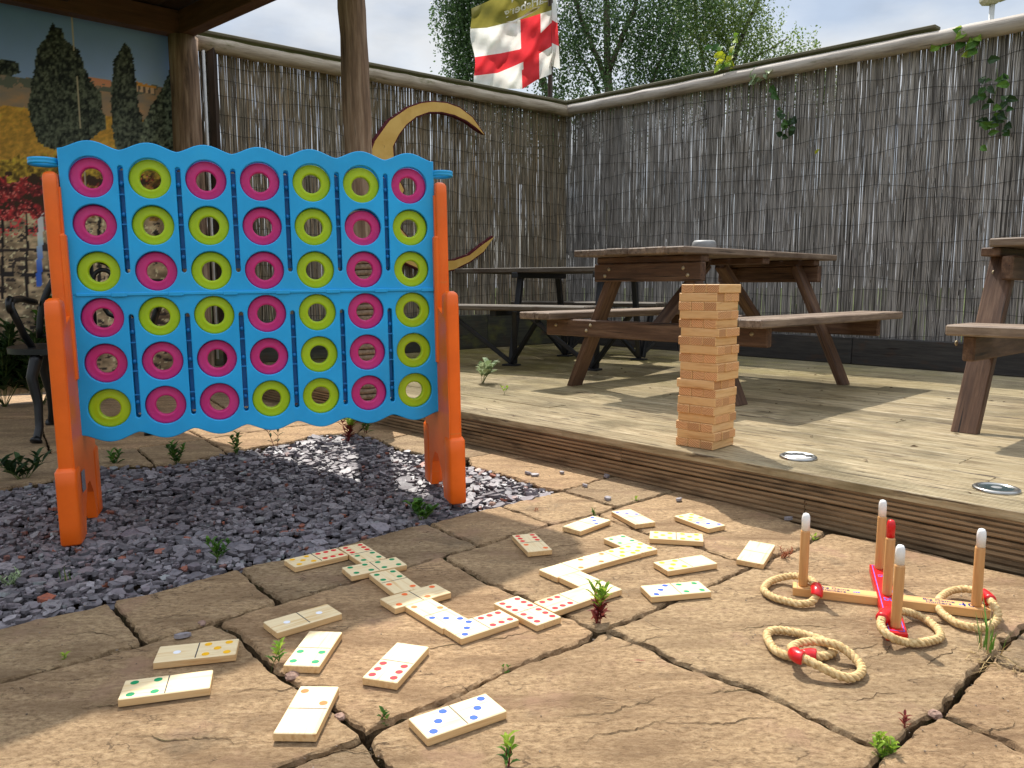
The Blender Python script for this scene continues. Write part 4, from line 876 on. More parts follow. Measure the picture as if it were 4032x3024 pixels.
for k in pegs:
    p = pp[k] - o0; zb = bt + (.0012 if k in ('back', 'mid', 'front') else 0)
    mb = MB(); H_ = .135; mb.lathe([(.0098, 0), (.0104, .004), (.0104, H_ - .004), (.0092, H_)], 18, Matrix.Translation((p.x, p.y, zb)) @ Matrix.Rotation(rnd.uniform(-.015, .015), 4, 'X')); pg_ = mb.build('peg', 'peg_wood', rt)
    mb = MB(); mb.lathe([(.0092, H_ + .0003), (.0094, H_ + .026), (.0086, H_ + .034), (.006, H_ + .0395), (.002, H_ + .041)], 18, Matrix.Translation((p.x, p.y, zb))); tp = mb.build('peg_tip', 'red_paint' if k == 'mid' else 'white_paint', pg_)
def print_text(body, size, at, xd, mt, par, z, flipx=False, sx=1):
    vs, fs = text_mesh(body, size, size * .012); w = max(v.x for v in vs); yd = V((-xd.y, xd.x, 0)); mb = MB()
    mb.add([at + xd * ((v.x - w / 2) * sx) + yd * (v.y - size * .35) + V((0, 0, z)) for v in vs], fs); return mb.build('lettering', mt, par, recalc=False)
zt_ = bt + .0004
m_ = lambda a, b, f: a.lerp(b, f)
wl0 = w0.copy(); wl0.z = 0; wl1 = w1.copy(); wl1.z = 0; wy = V((-wdv.y, wdv.x, 0))
if wy.y < 0: wy = -wy
for f in (.245, .775):
    c = m_(wl0, wl1, f); print_text('Big Game', .0165, c + wy * .0058 - wdv * .008, wdv, 'navy_print', rt, zt_); print_text('hunters', .0165, c - wy * .0075 - wdv * .010, wdv, 'navy_print', rt, zt_)
    ic = c + wdv * .031; mb = MB()
    for q in range(3): mb.add([ic + wdv * (.005 * q + x) + wy * (y - .004) + V((0, 0, zt_)) for x, y in ((0, -.002), (.004, -.002), (.0045, .004 + .001 * q), (.0005, .003 + .001 * q))], [(0, 1, 2, 3)])
    mb.build('emblem', 'blue_print', rt, recalc=False)
print_text('10', .031, m_(wl0, wl1, .895), wdv, 'navy_print', rt, zt_)
lm = MB()
for sgn in (-1, 1):
    lm.add([wl0.lerp(wl1, f) + wy * (sgn * .0165) + wy * e + V((0, 0, zt_)) for f, e in ((.02, 0), (.98, 0), (.98, .0009), (.02, .0009))], [(0, 1, 2, 3)])
for f in (.022, .978): lm.add([wl0.lerp(wl1, f) + wy * e + wdv * g_ + V((0, 0, zt_)) for e, g_ in ((-.0165, 0), (-.0165, .001), (.0165, .001), (.0165, 0))], [(0, 1, 2, 3)])
lm.build('border_line', 'navy_print', rt, recalc=False)
rl0 = V((r0.x, r0.y, 0)); rl1 = V((r1.x, r1.y, 0)); ry = V((-rdv.y, rdv.x, 0)); lm = MB()
for sgn in (-1, 1): lm.add([rl0.lerp(rl1, f) + ry * (sgn * .0145) + ry * e + V((0, 0, zt_ + .0013)) for f, e in ((.02, -.0009), (.98, -.0009), (.98, .0009), (.02, .0009))], [(0, 1, 2, 3)])
for f in (.02, .98): lm.add([rl0.lerp(rl1, f) + ry * e + rdv * g_ + V((0, 0, zt_ + .0014)) for e, g_ in ((-.0145, -.0008), (-.0145, .001), (.0145, .001), (.0145, -.001))], [(0, 1, 2, 3)])
lm.build('border_line', 'blue_print', rt, recalc=False)
print_text('15', .020, rl0.lerp(rl1, .19), rdv, 'blue_print', rt, zt_ + .0013); print_text('25', .022, rl0.lerp(rl1, .56), rdv, 'blue_print', rt, zt_ + .0013)
def catmull(P, n):
    out = []; k = len(P)
    for i in range(k):
        a, b, c, d = P[i - 1], P[i], P[(i + 1) % k], P[(i + 2) % k]
        for j in range(n):
            u = j / n; out.append(.5 * ((2 * b) + (c - a) * u + (2 * a - 5 * b + 4 * c - d) * u * u + (3 * b - a - 3 * c + d) * u ** 3))
    return out
RINGS = [
 ([(210,915,.011),(250,865,.012),(330,832,.014),(430,815,.024),(520,825,.032),(590,860,.033),(618,930,.032),(605,985,.020),(560,1022,.012),(480,1030,.011),(400,1012,.011),(300,985,.011),(235,950,.011)], 6, 'rope ring with red sleeve round the peg at the left end of the wooden board'),
 ([(1108,1175,.034),(1140,1115,.036),(1200,1088,.034),(1290,1088,.024),(1400,1122,.013),(1500,1180,.011),(1560,1245,.011),(1560,1290,.011),(1500,1312,.011),(1400,1330,.011),(1300,1325,.012),(1200,1292,.024),(1130,1235,.033)], 1, 'rope ring round the front peg of the red board'),
 ([(1545,1020,.012),(1580,970,.014),(1650,930,.016),(1750,915,.022),(1850,932,.030),(1920,975,.034),(1980,1040,.033),(2008,1110,.024),(1985,1170,.013),(1900,1212,.011),(1800,1208,.011),(1700,1180,.011),(1610,1125,.011),(1560,1075,.011)], 5, 'rope ring round the peg at the right end of the wooden board, behind grass blades'),
 ([(235,1265,.011),(290,1232,.011),(400,1240,.011),(520,1265,.011),(650,1305,.011),(722,1345,.011),(745,1392,.011),(700,1425,.011),(640,1432,.011),(560,1424,.011),(480,1440,.011),(400,1430,.011),(310,1395,.011),(255,1330,.011)], 9, 'lower of two overlapping rope rings in front of the stand, further left'),
 ([(428,1360,.024),(520,1325,.026),(640,1318,.030),(760,1342,.032),(860,1402,.022),(935,1475,.013),(965,1540,.011),(920,1588,.011),(840,1596,.012),(740,1560,.018),(640,1510,.026),(540,1460,.032),(468,1432,.033),(436,1395,.030)], 12, 'upper of two overlapping rope rings in front of the stand, further right'),
]
for P, si, lab in RINGS:
    ctrl = [onz((K_[0] + K_[2] * a, K_[1] + K_[2] * b), z) for a, b, z in P]; path = catmull(ctrl, 14); n = len(path)
    ce = sum(path, V((0, 0, 0))) / n; root = empty('rope_ring', (ce.x, ce.y, 0), lab, 'rope ring', 'rope rings of the ring toss'); o0_ = V((ce.x, ce.y, 0))
    mb = MB(); tot = sum((path[i] - path[i - 1]).length for i in range(n)); tw = round(tot / .034); rr_ = .0081
    for s_ in range(3):
        pts = []; acc = 0
        for i in range(n):
            if i: acc += (path[i] - path[i - 1]).length
            tn = (path[(i + 1) % n] - path[i - 1]).normalized(); u = V((0, 0, 1)); u = (u - tn * u.dot(tn)).normalized(); w = tn.cross(u); th = 2 * math.pi * (tw * acc / tot + s_ / 3)
            pts.append(path[i] + (u * math.cos(th) + w * math.sin(th)) * rr_ * .5 - o0_)
        mb.tube(pts, rr_ * .60, 7, closed=True, wob=.06)
    for q in range(26):                                     # stray fibres
        i = rnd.randrange(n); a = path[i] - o0_; d = V((rnd.uniform(-1, 1), rnd.uniform(-1, 1), rnd.uniform(-.2, 1))).normalized(); b = a + d * rnd.uniform(.010, .017); mb.tube([a + d * .007, (a + b) / 2 + d.orthogonal() * .002 + d * .004, b], .00028, 3)
    mb.build('rope', 'rope', root)
    i0 = int(si * 14); sl = [path[(i0 + j) % n] - o0_ for j in range(-9, 10)]; ln = sum((sl[i + 1] - sl[i]).length for i in range(18)); keep = []; acc = 0; mid = 9
    for j, p in enumerate(sl):
        if abs((p - sl[mid]).length) < .025: keep.append(p)
    mb = MB(); mb.tube(keep, [.0118] + [.0132] * (len(keep) - 2) + [.0118], 14); mb.build('sleeve', 'red_paint', root)

# ------------------------------------------------------------------ picnic tables
def picnic(center, ang, label, wood, top_len=1.62, z_top=.76, zb=.425, bench_in=.0, bench_wood=None, tw=.72, splay=.535, bs=1):
    root = empty('picnic_table', (center[0], center[1], DZ), label, 'picnic table', 'picnic tables on the deck', (0, 0, ang)); bench_wood = bench_wood or 'top_wood'
    def part(n, mb, m=wood): return mb.build(n, m, root)
    mb = MB(); npk = 6; pw = tw / npk; rr2 = random.Random(int(center[0] * 100))
    for i in range(npk): mb.beam((-top_len / 2 + rr2.uniform(-.014, .014), -tw / 2 + pw * (i + .5), z_top - .0175 + rr2.uniform(-.0015, .0015)), (top_len / 2 + rr2.uniform(-.014, .014), -tw / 2 + pw * (i + .5), z_top - .0175), pw - .012, .034, ch=.005)
    part('tabletop', mb, 'top_wood')
    for x in (-.5, .0, .5):
        mb = MB(); mb.beam((x * 1.2, -tw / 2 + .03, z_top - .053), (x * 1.2, tw / 2 - .03, z_top - .053), .07, .034); part('batten', mb)
    for s_ in (-1, 1):
        mb = MB()
        for j in (0, 1): mb.beam((-top_len / 2 + bench_in, s_ * (.575 + .125 * j), zb - .02), (top_len / 2 - bench_in, s_ * (.575 + .125 * j), zb - .02), .118, .04, ch=.006)
        part('bench_seat', mb, bench_wood)
    for x in (-.58, .58):
        sx = 1 if x > 0 else -1
        mb = MB(); mb.beam((x + bs * sx * .045, -.34, z_top - .118), (x + bs * sx * .045, .34, z_top - .118), .042, .095, ch=.006); part('top_beam', mb)
        mb = MB(); mb.beam((x + bs * sx * .045, -.70, zb - .088), (x + bs * sx * .045, .70, zb - .088), .042, .095, ch=.006); part('bench_beam', mb)
        for s_ in (-1, 1):
            mb = MB(); a = V((x, s_ * .215, z_top - .072)); b = V((x, s_ * splay, 0)); d = (b - a).normalized(); mb.beam(a, b + d * .0, .044, .095, up=(1, 0, 0), ch=.005)
            o = part('leg', mb)
            for v in o.data.vertices:
                if v.co.z < 0.02: v.co.z = max(v.co.z, 0) * .2
        bb = MB()
        for s_ in (-1, 1):
            for (yy, z_) in ((s_ * .235, z_top - .10), (s_ * .262, z_top - .135), (s_ * .36, zb - .07), (s_ * .39, zb - .10), (s_ * .62, zb - .075)):
                bb.lathe([(.0, .008), (.007, .0065), (.010, .003), (.011, 0)], 10, Matrix.Translation((x + sx * (.0665 if bs > 0 else .022), yy, z_)) @ Matrix.Rotation(sx * R(90), 4, 'Y'))
        part('bolt', bb, 'bolt')
        mb = MB(); mb.beam((x - sx * .02, .0, zb - .10), (x - sx * .50, .0, z_top - .07), .07, .042); part('brace', mb)
    return root
picnic((1.15, 4.55), R(43.8), 'brown A-frame picnic table behind the block tower, grey ashtray on top', 'table_wood')
picnic((2.56, 2.965), R(-48), 'brown A-frame picnic table cut off by the right edge of the photo', 'table_wood', 1.2, .76, .43, bs=-1)
# metal-legged table
mt = empty('picnic_table', (.32, 6.0, DZ), 'dark picnic table with black steel legs by the brown reed fence', 'picnic table', 'picnic tables on the deck', (0, 0, R(-30)))
mb = MB()
for i in range(5): mb.beam((-.64, -.32 + .16 * i, .685), (.64, -.32 + .16 * i, .685), .15, .034)
mb.build('tabletop', 'grey_wood', mt)
for s_ in (-1, 1):
    mb = MB()
    for j in (0, 1): mb.beam((-.70, s_ * (.60 + .13 * j), .425), (.62, s_ * (.60 + .13 * j), .425), .122, .036, ch=.008)
    mb.build('bench_seat', 'grey_wood', mt)
for x in (-.12, .52):
    mb = MB(); mb.beam((x, -.40, .65), (x, .40, .65), .05, .04); mb.beam((x, -.70, .385), (x, .70, .385), .05, .04); mb.build('cross_bar', 'steel_black', mt)
    for s_ in (-1, 1):
        mb = MB(); ft = (x, s_ * .44, .02); mb.beam(ft, (x, s_ * .30, .66), .04, .04); mb.beam(ft, (x + .34, s_ * .60, .40), .03, .03); mb.beam(ft, (x - .46, s_ * .60, .40), .03, .03); mb.beam((x + .03, s_ * .44, .02), (x + .07, s_ * .52, .40), .035, .035); mb.box((.11, .09, .012), Matrix.Translation((x, s_ * .44, .006)), .002); mb.build('leg', 'steel_black', mt)
q = ony((2772, 990), 4.75); mb = MB()
mb.lathe([(.070, 0), (.073, .006), (.072, .05), (.068, .068), (.058, .078), (.053, .075), (.050, .030), (.0, .026)], 28, caps=False)
for k in range(6): a = k * math.pi / 3; mb.box((.012, .02, .012), rotz(a) @ Matrix.Translation((.067, 0, .01)), .001)
T(mb.build('ashtray', 'grey_plastic', loc=(q.x, q.y, DZ + .7615)), 'round grey ashtray standing on the picnic table top', 'ashtray')
# deck lights
def deck_light(p, label, glass):
    q = onz(p, DZ); r_ = empty('deck_light', (q.x, q.y, DZ + .001), label, 'deck light', 'round lights set into the deck')
    mb = MB(); mb.lathe([(.060, 0), (.060, .005), (.056, .0075), (.046, .0075), (.044, .004), (.044, 0)], 40, caps=False); mb.build('rim', 'metal', r_)
    mb = MB()
    if glass:
        mb.lathe([(.044, .0052), (.024, .0062), (.0, .0064)], 32, caps=False); mb.build('lens', 'lens', r_)
        mb = MB(); mb.lathe([(.014, .0068), (.012, .0075), (.0, .0076)], 20, caps=False); mb.build('lens_centre', 'grey_plastic', r_)
    else:
        mb.lathe([(.045, .0022), (.0, .0018)], 32, caps=False); mb.build('white_inside', 'white_paint', r_)
        mb = MB(); rq = random.Random(2); P = [(.052 * math.cos(a), .052 * math.sin(a)) for a in [i * .2 for i in range(12)]]; P += [((.030 + rq.uniform(-.006, .006)) * math.cos(a), (.033 + rq.uniform(-.006, .006)) * math.sin(a)) for a in [i * .2 for i in range(11, -1, -1)]]
        mb.prism(P, lambda a, b, d: V((a, b, d)), .0085, .010); mb.build('torn_film', 'white_plastic', r_)
deck_light((1724 * 1.8228, 989 * 1.8228), 'broken deck light with white inside, between the tower and the deck edge', False)
deck_light((2152 * 1.8228, 1058 * 1.8228), 'deck light with dark glass lens near the right edge', True)

# ------------------------------------------------------------------ cast iron armchair
ch = empty('iron_chair', (-2.09, 3.92, 0), 'black cast iron armchair with scrolled back behind the left orange leg', 'chair', rot=(0, 0, R(24)))
def curl(c, r, a0, a1, pl, n=14): return [V((c[0] + r * (1 - .55 * i / n) * math.cos(a0 + (a1 - a0) * i / n), c[1], c[2] + r * (1 - .55 * i / n) * math.sin(a0 + (a1 - a0) * i / n))) for i in range(n + 1)]
mb = MB(); sp = [(.36 * (abs(math.cos(a)) ** .7) * (1 if math.cos(a) > 0 else -1), .25 * (abs(math.sin(a)) ** .7) * (1 if math.sin(a) > 0 else -1)) for a in [i * math.pi / 20 for i in range(40)]]
mb.prism(sp, lambda a, b, d: V((a, b, d)), .405, .432); smoothish(mb.build('seat', 'iron', ch))
for (sx, sy) in ((-1, -1), (1, -1), (-1, 1), (1, 1)):
    mb = MB(); pts = [V((sx * .22, sy * .19, .40)), V((sx * .245, sy * .21, .30)), V((sx * .225, sy * .22, .18)), V((sx * .225, sy * .24, .07)), V((sx * .235, sy * .265, .018)), V((sx * .24, sy * .275, .006))]
    pts = [p for i in range(5) for p in [pts[i].lerp(pts[i + 1], j / 4) for j in range(4)]] + [pts[-1]]
    mb.tube(pts, [.028 - .010 * min(1, i / 10) + (.008 if i > 16 else 0) for i in range(len(pts))], 10); mb.build('leg', 'iron', ch)
mb = MB()
mb.tube([V((.25 * math.cos(a) * (1 if True else 1), .20, .46 + .40 * math.sin(a))) for a in [math.pi * i / 24 for i in range(25)]], .017, 8)
for c, r_, a0, a1 in (((-.10, .20, .62), .09, 0, 7.5), ((.10, .20, .62), .09, math.pi, math.pi - 7.5), ((-.06, .20, .76), .06, -1.5, 5), ((.06, .20, .76), .06, 4.6, -1.9), ((-.16, .2, .52), .06, 1, 7), ((.16, .2, .52), .06, 2.1, -4)): mb.tube(curl(c, r_, a0, a1, 0), .0115, 7)
mb.tube([(0, .2, .43), (0, .2, .85)], .012, 7); mb.tube([(-.24, .2, .47), (.24, .2, .47)], .013, 7); mb.build('backrest', 'iron', ch)
for sx in (-1, 1):
    mb = MB(); P = [V((sx * .26, .20, .64)), V((sx * .30, .05, .66)), V((sx * .31, -.12, .655)), V((sx * .31, -.20, .63)), V((sx * .29, -.19, .57)), V((sx * .27, -.14, .49)), V((sx * .25, -.08, .43))]
    pts = [p for i in range(6) for p in [P[i].lerp(P[i + 1], j / 4) for j in range(4)]] + [P[-1]]; mb.tube(pts, .0165, 8); mb.tube([V((sx * .31, -.20 + .04 * math.sin(a), .655 + .03 * math.cos(a) - .02)) for a in [i * .45 for i in range(14)]], .013, 7); mb.build('armrest', 'iron', ch)

# ------------------------------------------------------------------ flag, pole, camera
FY = 11.5
def rip(a, b): return .10 * math.sin(a / 26 + b / 60) + .06 * math.sin(b / 22 - a / 45) + .03 * math.sin(a / 9 + b / 14)
def FP(a, b, off=0): return ony((a, b), FY + rip(a, b) - off)
fp = ony((2168, 395), FY + .05)
fr_ = empty('flag', (fp.x, fp.y, 0), 'white flag with red cross and olive lettered band flying from a pole beyond the fence', 'flag')
fm = MB(); fb = V((fp.x, fp.y, 0))
def interp(u, kv):
    for (a, b), (c, d) in zip(kv[:-1], kv[1:]):
        if u <= c: f = (u - a) / (c - a); return b + (d - b) * f
    return kv[-1][1]
rows = [[(0, 36), (.22, 6), (.5, -40), (1, -110)], [(0, 113), (.2, 109), (.42, 92), (.7, 70), (1, 40)], [(0, 226), (.35, 210), (.6, 194), (.8, 150), (1, 88)], [(0, 298), (.3, 287), (.5, 262), (.75, 228), (1, 182)], [(0, 332), (.3, 349), (.62, 350), (.8, 316), (1, 291)]]
NU, NVb = 44, 7
def fpx(u, r, f):
    y = interp(u, rows[r]) * (1 - f) + interp(u, rows[r + 1]) * f; x = (1850 + .075 * (y - 40)) * (1 - u) + 2172 * u + (6 * math.sin(y / 30) if u < .02 else 0); return x, y
idx = {}; vs = []
for r in range(4):
    for j in range(NVb + (1 if r == 3 else 0)):
        for i in range(NU + 1): idx[r * NVb + j, i] = len(vs); vs.append(FP(*fpx(i / NU, r, j / NVb)) - fb)
fs = []; fi = []
for k in range(4 * NVb):
    for i in range(NU):
        r = k // NVb; x, y = fpx((i + .5) / NU, r, (k % NVb + .5) / NVb)
        x0 = 2052 - (y - 80) * .01 + (8 * (y > 250)); x1 = 2127 - max(0, (y - 90)) * .03
        m = 2 if r == 0 else (1 if r == 2 or x0 < x < x1 else 0)
        fs.append((idx[k, i], idx[k, i + 1], idx[k + 1, i + 1], idx[k + 1, i])); fi.append(m)
fm.add(vs, fs, 0, None, True); fm.mi = fi[:]
vs = []; nfl = 16
for k in range(nfl + 1):
    y = -30 + k * (290 / nfl)
    for i in range(4): f = i / 3; vs.append(FP(2173 + (18 + y * .055) * f, y + 12 * f, .03 - .12 * f) - fb)
o_ = len(fm.v); fm.add(vs, [(k * 4 + i, k * 4 + i + 1, (k + 1) * 4 + i + 1, (k + 1) * 4 + i) for k in range(nfl) for i in range(3)], 0, None, True)
fm.mi[len(fi):] = [1 if 86 < -30 + (k + .5) * 290 / nfl < 168 else 0 for k in range(nfl) for i in range(3)]
fm.build('cloth', ['flag_white', 'flag_red', 'flag_olive'], fr_, recalc=False)
vs, fs = text_mesh('Carlsberg', 1, .018); w = max(v.x for v in vs); lt = MB()
def LT(x, y): return FP(2176 - x * 190, 0 + x * 66 - y * 46, .03) - fb       # seen from behind: runs right to left
lt.add([LT(v.x / w, v.y) for v in vs], fs)
sw = [(.30, -.25), (.45, -.42), (.62, -.55), (.80, -.62), (.97, -.40), (.82, -.50), (.64, -.40), (.50, -.15), (.40, .0), (.33, -.02), (.25, -.1)]
lt.add([LT(a, b - .1) for a, b in sw], [tuple(range(len(sw)))])
lt.add([LT(a, b) for a, b in ((.80, 1.55), (.87, 1.5), (.84, .95), (.79, 1.3))], [(0, 1, 2, 3)])
lt.build('lettering', 'flag_white', fr_, recalc=False)
mb = MB(); mb.tube([(.0, .06, .0), (.0, .06, 2.4), (-.012, .06, 6.2)], .036, 10); mb.build('pole', 'dark_wood', fr_)
cp = ony((3903, 75), 5.35); cq = V((cp.x, cp.y, 0)); cc_ = empty('security_camera', cq, 'beige security camera on a white pole above the right fence', 'camera')
mb = MB(); mb.tube([(0, 0, 1.2), (0, 0, cp.z + .10)], .0165, 12); mb.build('pole', 'white_plastic', cc_)
mb = MB(); mb.box((.11, .10, .09), Matrix.Translation((-.015, 0, cp.z + .135)), .02); mb.beam((.02, .0, cp.z + .14), (.18, -.10, cp.z + .185), .09, .075, ch=.015); mb.build('housing', 'beige_plastic', cc_)
mb = MB(); mb.lathe([(.022, 0), (.022, .006), (.014, .009), (.0, .009)], 18, Matrix.Translation((-.02, -.05, cp.z + .145)) @ Matrix.Rotation(R(90), 4, 'X'), caps=False); mb.build('dial', 'grey_plastic', cc_)

# ------------------------------------------------------------------ plants
def leaf(mb, p, d, ln, wd, mi, fold=.25, droop=.2, up=V((0, 0, 1))):
    d = d.normalized(); s_ = d.cross(up); s_ = s_.normalized() if s_.length > 1e-4 else V((1, 0, 0)); nn = s_.cross(d).normalized()
    a = p + d * ln * .35 + nn * ln * droop * .25; b = p + d * ln * .72 + nn * ln * droop * .15; e = p + d * ln - nn * ln * droop * .3
    vs = [p, a, b, e, a + s_ * wd * .5 + nn * wd * fold, b + s_ * wd * .38 + nn * wd * fold, a - s_ * wd * .5 + nn * wd * fold, b - s_ * wd * .38 + nn * wd * fold]
    mb.add(vs, [(0, 1, 4), (1, 2, 5, 4), (2, 3, 5), (0, 6, 1), (6, 7, 2, 1), (7, 3, 2)], mi)
def weed(p, z, h, n, ll, lw, leafm, stemm, label, seed, spread=.25, pairs=6, cat='weed', tip=None, name='weed'):
    r = random.Random(seed); q = onz(p, z) if len(p) == 2 else V(p)
    if cat == 'weed' and seed > 1: h, ll, lw = h * .84, ll * .84, lw * .8
    root = empty(name, q, label, cat, 'weeds growing in joints and gravel')
    st = MB(); lf = MB(); mats = [leafm] + ([tip] if tip else [])
    for s_ in range(n):
        a = r.uniform(0, 6.28); hh = h * r.uniform(.6, 1.0); ba = V((r.uniform(-.008, .008), r.uniform(-.008, .008), -.01)); tp = V((math.cos(a) * spread * hh, math.sin(a) * spread * hh, hh)); md = (ba + tp) / 2 + V((0, 0, hh * .12)); P = [ba, ba.lerp(md, .5) + V((0, 0, .004)), md, md.lerp(tp, .55), tp]
        st.tube(P, [.0016, .0015, .0013, .001, .0008] if h > .05 else .0007, 5)
        for k in range(pairs):
            f = (k + 1) / pairs; f2 = .15 + .85 * f; c = (P[0].lerp(P[2], f2 * 2) if f2 < .5 else P[2].lerp(P[4], f2 * 2 - 1)); b0 = a + k * 1.57 + r.uniform(-.4, .4)
            for sd in (0, math.pi):
                d = V((math.cos(b0 + sd), math.sin(b0 + sd), r.uniform(.3, .9) + f * .5)); leaf(lf, c, d, ll * r.uniform(.7, 1.15), lw * r.uniform(.8, 1.15), 1 if tip and f > .62 else 0, droop=r.uniform(0, .5))
    st.build('stem', stemm, root); lf.build('foliage', mats, root, recalc=False); return root
weed((2352, 2478), -.015, .088, 5, .034, .009, 'leaf_red', 'stem_red', 'red stemmed willowherb with green tips in the joint before the domino chain', 1, .18, 6, tip='leaf_light')
weed((1080, 2642), -.015, .058, 2, .028, .012, 'leaf_green', 'stem_green', 'small green weed beside the four-spot domino', 2, .3, 3, tip='leaf_light')
weed((1995, 3040), -.012, .064, 2, .03, .010, 'leaf_green', 'stem_red', 'green weed at the bottom edge of the photo', 3, .15, 4, tip='leaf_light')
weed((3480, 3000), -.015, .044, 7, .020, .009, 'leaf_light', 'stem_green', 'bright green bushy weed in the joint at the lower right', 4, .55, 4)
weed((3562, 2905), -.02, .055, 2, .016, .006, 'leaf_red', 'stem_red', 'small red weed in the joint above the bright green one', 5, .15, 5)
weed((258, 2612), -.012, .022, 2, .016, .008, 'leaf_light', 'stem_green', 'tiny green seedling in the joint at the far left', 6, .3, 2)
weed((1520, 2868), -.015, .034, 2, .018, .009, 'leaf_green', 'stem_red', 'small weed in the joint between the two front dominoes', 7, .35, 3)
weed((95, 1905), -.02, .10, 9, .075, .026, 'leaf_dark', 'stem_green', 'dark spiky leafed weed at the left back edge of the slate bed', 8, .9, 3)
weed((452, 1842), -.02, .085, 3, .05, .018, 'leaf_green', 'stem_green', 'leafy weed right behind the left orange leg', 9, .3, 4)
weed((700, 1838), -.02, .125, 5, .036, .020, 'leaf_green', 'stem_green', 'tall mint-like weed at the back edge of the slate, left of centre', 10, .4, 6)
weed((935, 1805), -.02, .12, 3, .036, .018, 'leaf_green', 'stem_green', 'slender weed at the back of the slate below the third column', 12, .25, 6)
weed((1090, 1775), -.02, .13, 2, .042, .012, 'leaf_dark', 'stem_red', 'thin dark weed at the back edge of the slate bed beside the sunlit patch', 13, .4, 4)
weed((1370, 1745), -.02, .17, 8, .045, .013, 'leaf_red', 'stem_red', 'red and green weed clump at the far corner of the slate bed', 14, .25, 7, tip='leaf_light')
weed((1440, 1720), -.02, .15, 3, .045, .013, 'leaf_green', 'stem_red', 'upright weed right of the red clump by the rope-wound post', 15, .2, 7)
weed((1668, 2062), -.02, .075, 5, .042, .032, 'leaf_green', 'stem_green', 'round leafed weed at the slate edge beside the right orange leg', 16, .7, 3)
weed((862, 2215), -.02, .065, 4, .032, .014, 'leaf_green', 'stem_green', 'green weed in the slate behind the five-six domino', 17, .5, 4)
weed((45, 2315), -.02, .04, 9, .018, .006, 'leaf_silver', 'stem_green', 'low grey-green tuft in the slate at the left edge', 18, .8, 4)
weed((2340, 2040), -.01, .035, 3, .016, .006, 'leaf_green', 'stem_red', 'small upright weed in the joint behind the blank-three domino', 19, .3, 4)
weed((2110, 2022), -.01, .022, 2, .012, .005, 'leaf_brown', 'stem_red', 'tiny brownish sprig in the joint between two sunlit slabs', 20, .3, 3)
weed((2500, 1980), -.01, .022, 2, .016, .008, 'leaf_light', 'stem_green', 'tiny green seedling in the joint behind the back dominoes', 22, .3, 2)
weed((3198, 2135), -.01, .022, 2, .018, .009, 'leaf_light', 'stem_green', 'tiny green seedling behind the left ring toss peg', 23, .4, 2)
weed((3085, 2200), -.006, .03, 6, .016, .004, 'leaf_brown', 'stem_red', 'dry reddish conifer sprig beside the blank domino', 24, 1.1, 6)
weed((1990, 2665), -.015, .02, 2, .012, .006, 'leaf_green', 'stem_green', 'tiny weed in the joint below the double-six', 25, .4, 2)
weed((1900, 1508), DZ, .15, 6, .085, .046, 'leaf_silver', 'stem_green', 'pale leafed bramble seedling growing through the deck', 26, .7, 3)
weed((1985, 1552), DZ, .045, 2, .03, .016, 'leaf_light', 'stem_green', 'small seedling on the deck in front of the bramble', 27, .5, 2)
weed((1640, 1340), DZ, .44, 4, .11, .04, 'leaf_yellow', 'stem_green', 'yellow-green sapling on the deck seen through the rack', 28, .12, 5)
# grass tuft and dry roots by the right ring
def grass(p, z, label, seed, n=14, h=.11):
    r = random.Random(seed); q = onz(p, z); mb = MB(); root = None
    for i in range(n):
        a = r.uniform(0, 6.28); hh = h * r.uniform(.45, 1.1); sp_ = r.uniform(.1, .7) * hh; w = r.uniform(.0012, .0024); b = V((r.uniform(-.015, .015), r.uniform(-.015, .015), 0)); P = [b, b + V((math.cos(a) * sp_ * .3, math.sin(a) * sp_ * .3, hh * .55)), b + V((math.cos(a) * sp_, math.sin(a) * sp_, hh))]; sd = V((-math.sin(a), math.cos(a), 0)) * w
        mb.add([P[0] - sd, P[0] + sd, P[1] - sd * .8, P[1] + sd * .8, P[2]], [(0, 1, 3, 2), (2, 3, 4)], 0 if r.random() < .62 else 1)
    o = mb.build('grass_tuft', ['leaf_green', 'straw'], loc=q, recalc=False); T(o, label, 'grass', 'weeds growing in joints and gravel')
grass((3890, 2600), -.02, 'tuft of long grass blades in the joint by the right rope ring', 5, 16, .13)
grass((260, 2300), -.015, 'dry straw tuft in the slate at the lower left', 6, 8, .05)
mb = MB(); r = random.Random(9); q = onz((3930, 2610), .0)
for i in range(36):
    a = V((r.uniform(-.05, .05), r.uniform(-.04, .05), r.uniform(-.01, .006))); mb.tube([a, a + V((r.uniform(-.02, .02), r.uniform(-.02, .02), r.uniform(0, .012))), a + V((r.uniform(-.035, .035), r.uniform(-.03, .03), .002))], .0007, 3)
T(mb.build('dry_roots', 'straw', loc=q), 'dry brown rootlets at the base of the grass tuft', 'roots')
# pebbles in the joints
for p, s_, m_n, lab in (((1150, 2675), .014, 'slate', 'reddish pebble in the joint below the four-spot domino'), ((1338, 2834), .010, 'slate', 'small pebble in the joint right of the front domino'), ((1940, 1990), .012, 'slate', 'brown pebble at the slate edge near the right orange leg'), ((795, 2463), .010, 'slate', 'grey pebble in the joint behind the left dominoes'), ((3680, 2825), .012, 'slate', 'pinkish pebble in the joint at lower right')):
    q = onz(p, -.008); mb = MB(); r = random.Random(int(p[0])); n = 10
    mb.lathe([(s_ * .5, -s_ * .5), (s_ * .95, -s_ * .2), (s_, s_ * .1), (s_ * .8, s_ * .45), (s_ * .3, s_ * .62)], 9)
    mb.v = [tuple(c * (1 + .16 * r.uniform(-1, 1)) for c in v) for v in mb.v]; mb.sm = [False] * len(mb.sm); T(mb.build('pebble', 'pebble', loc=(q.x, q.y, q.z + s_ * .4)), lab, 'pebble', 'pebbles in the paving joints')
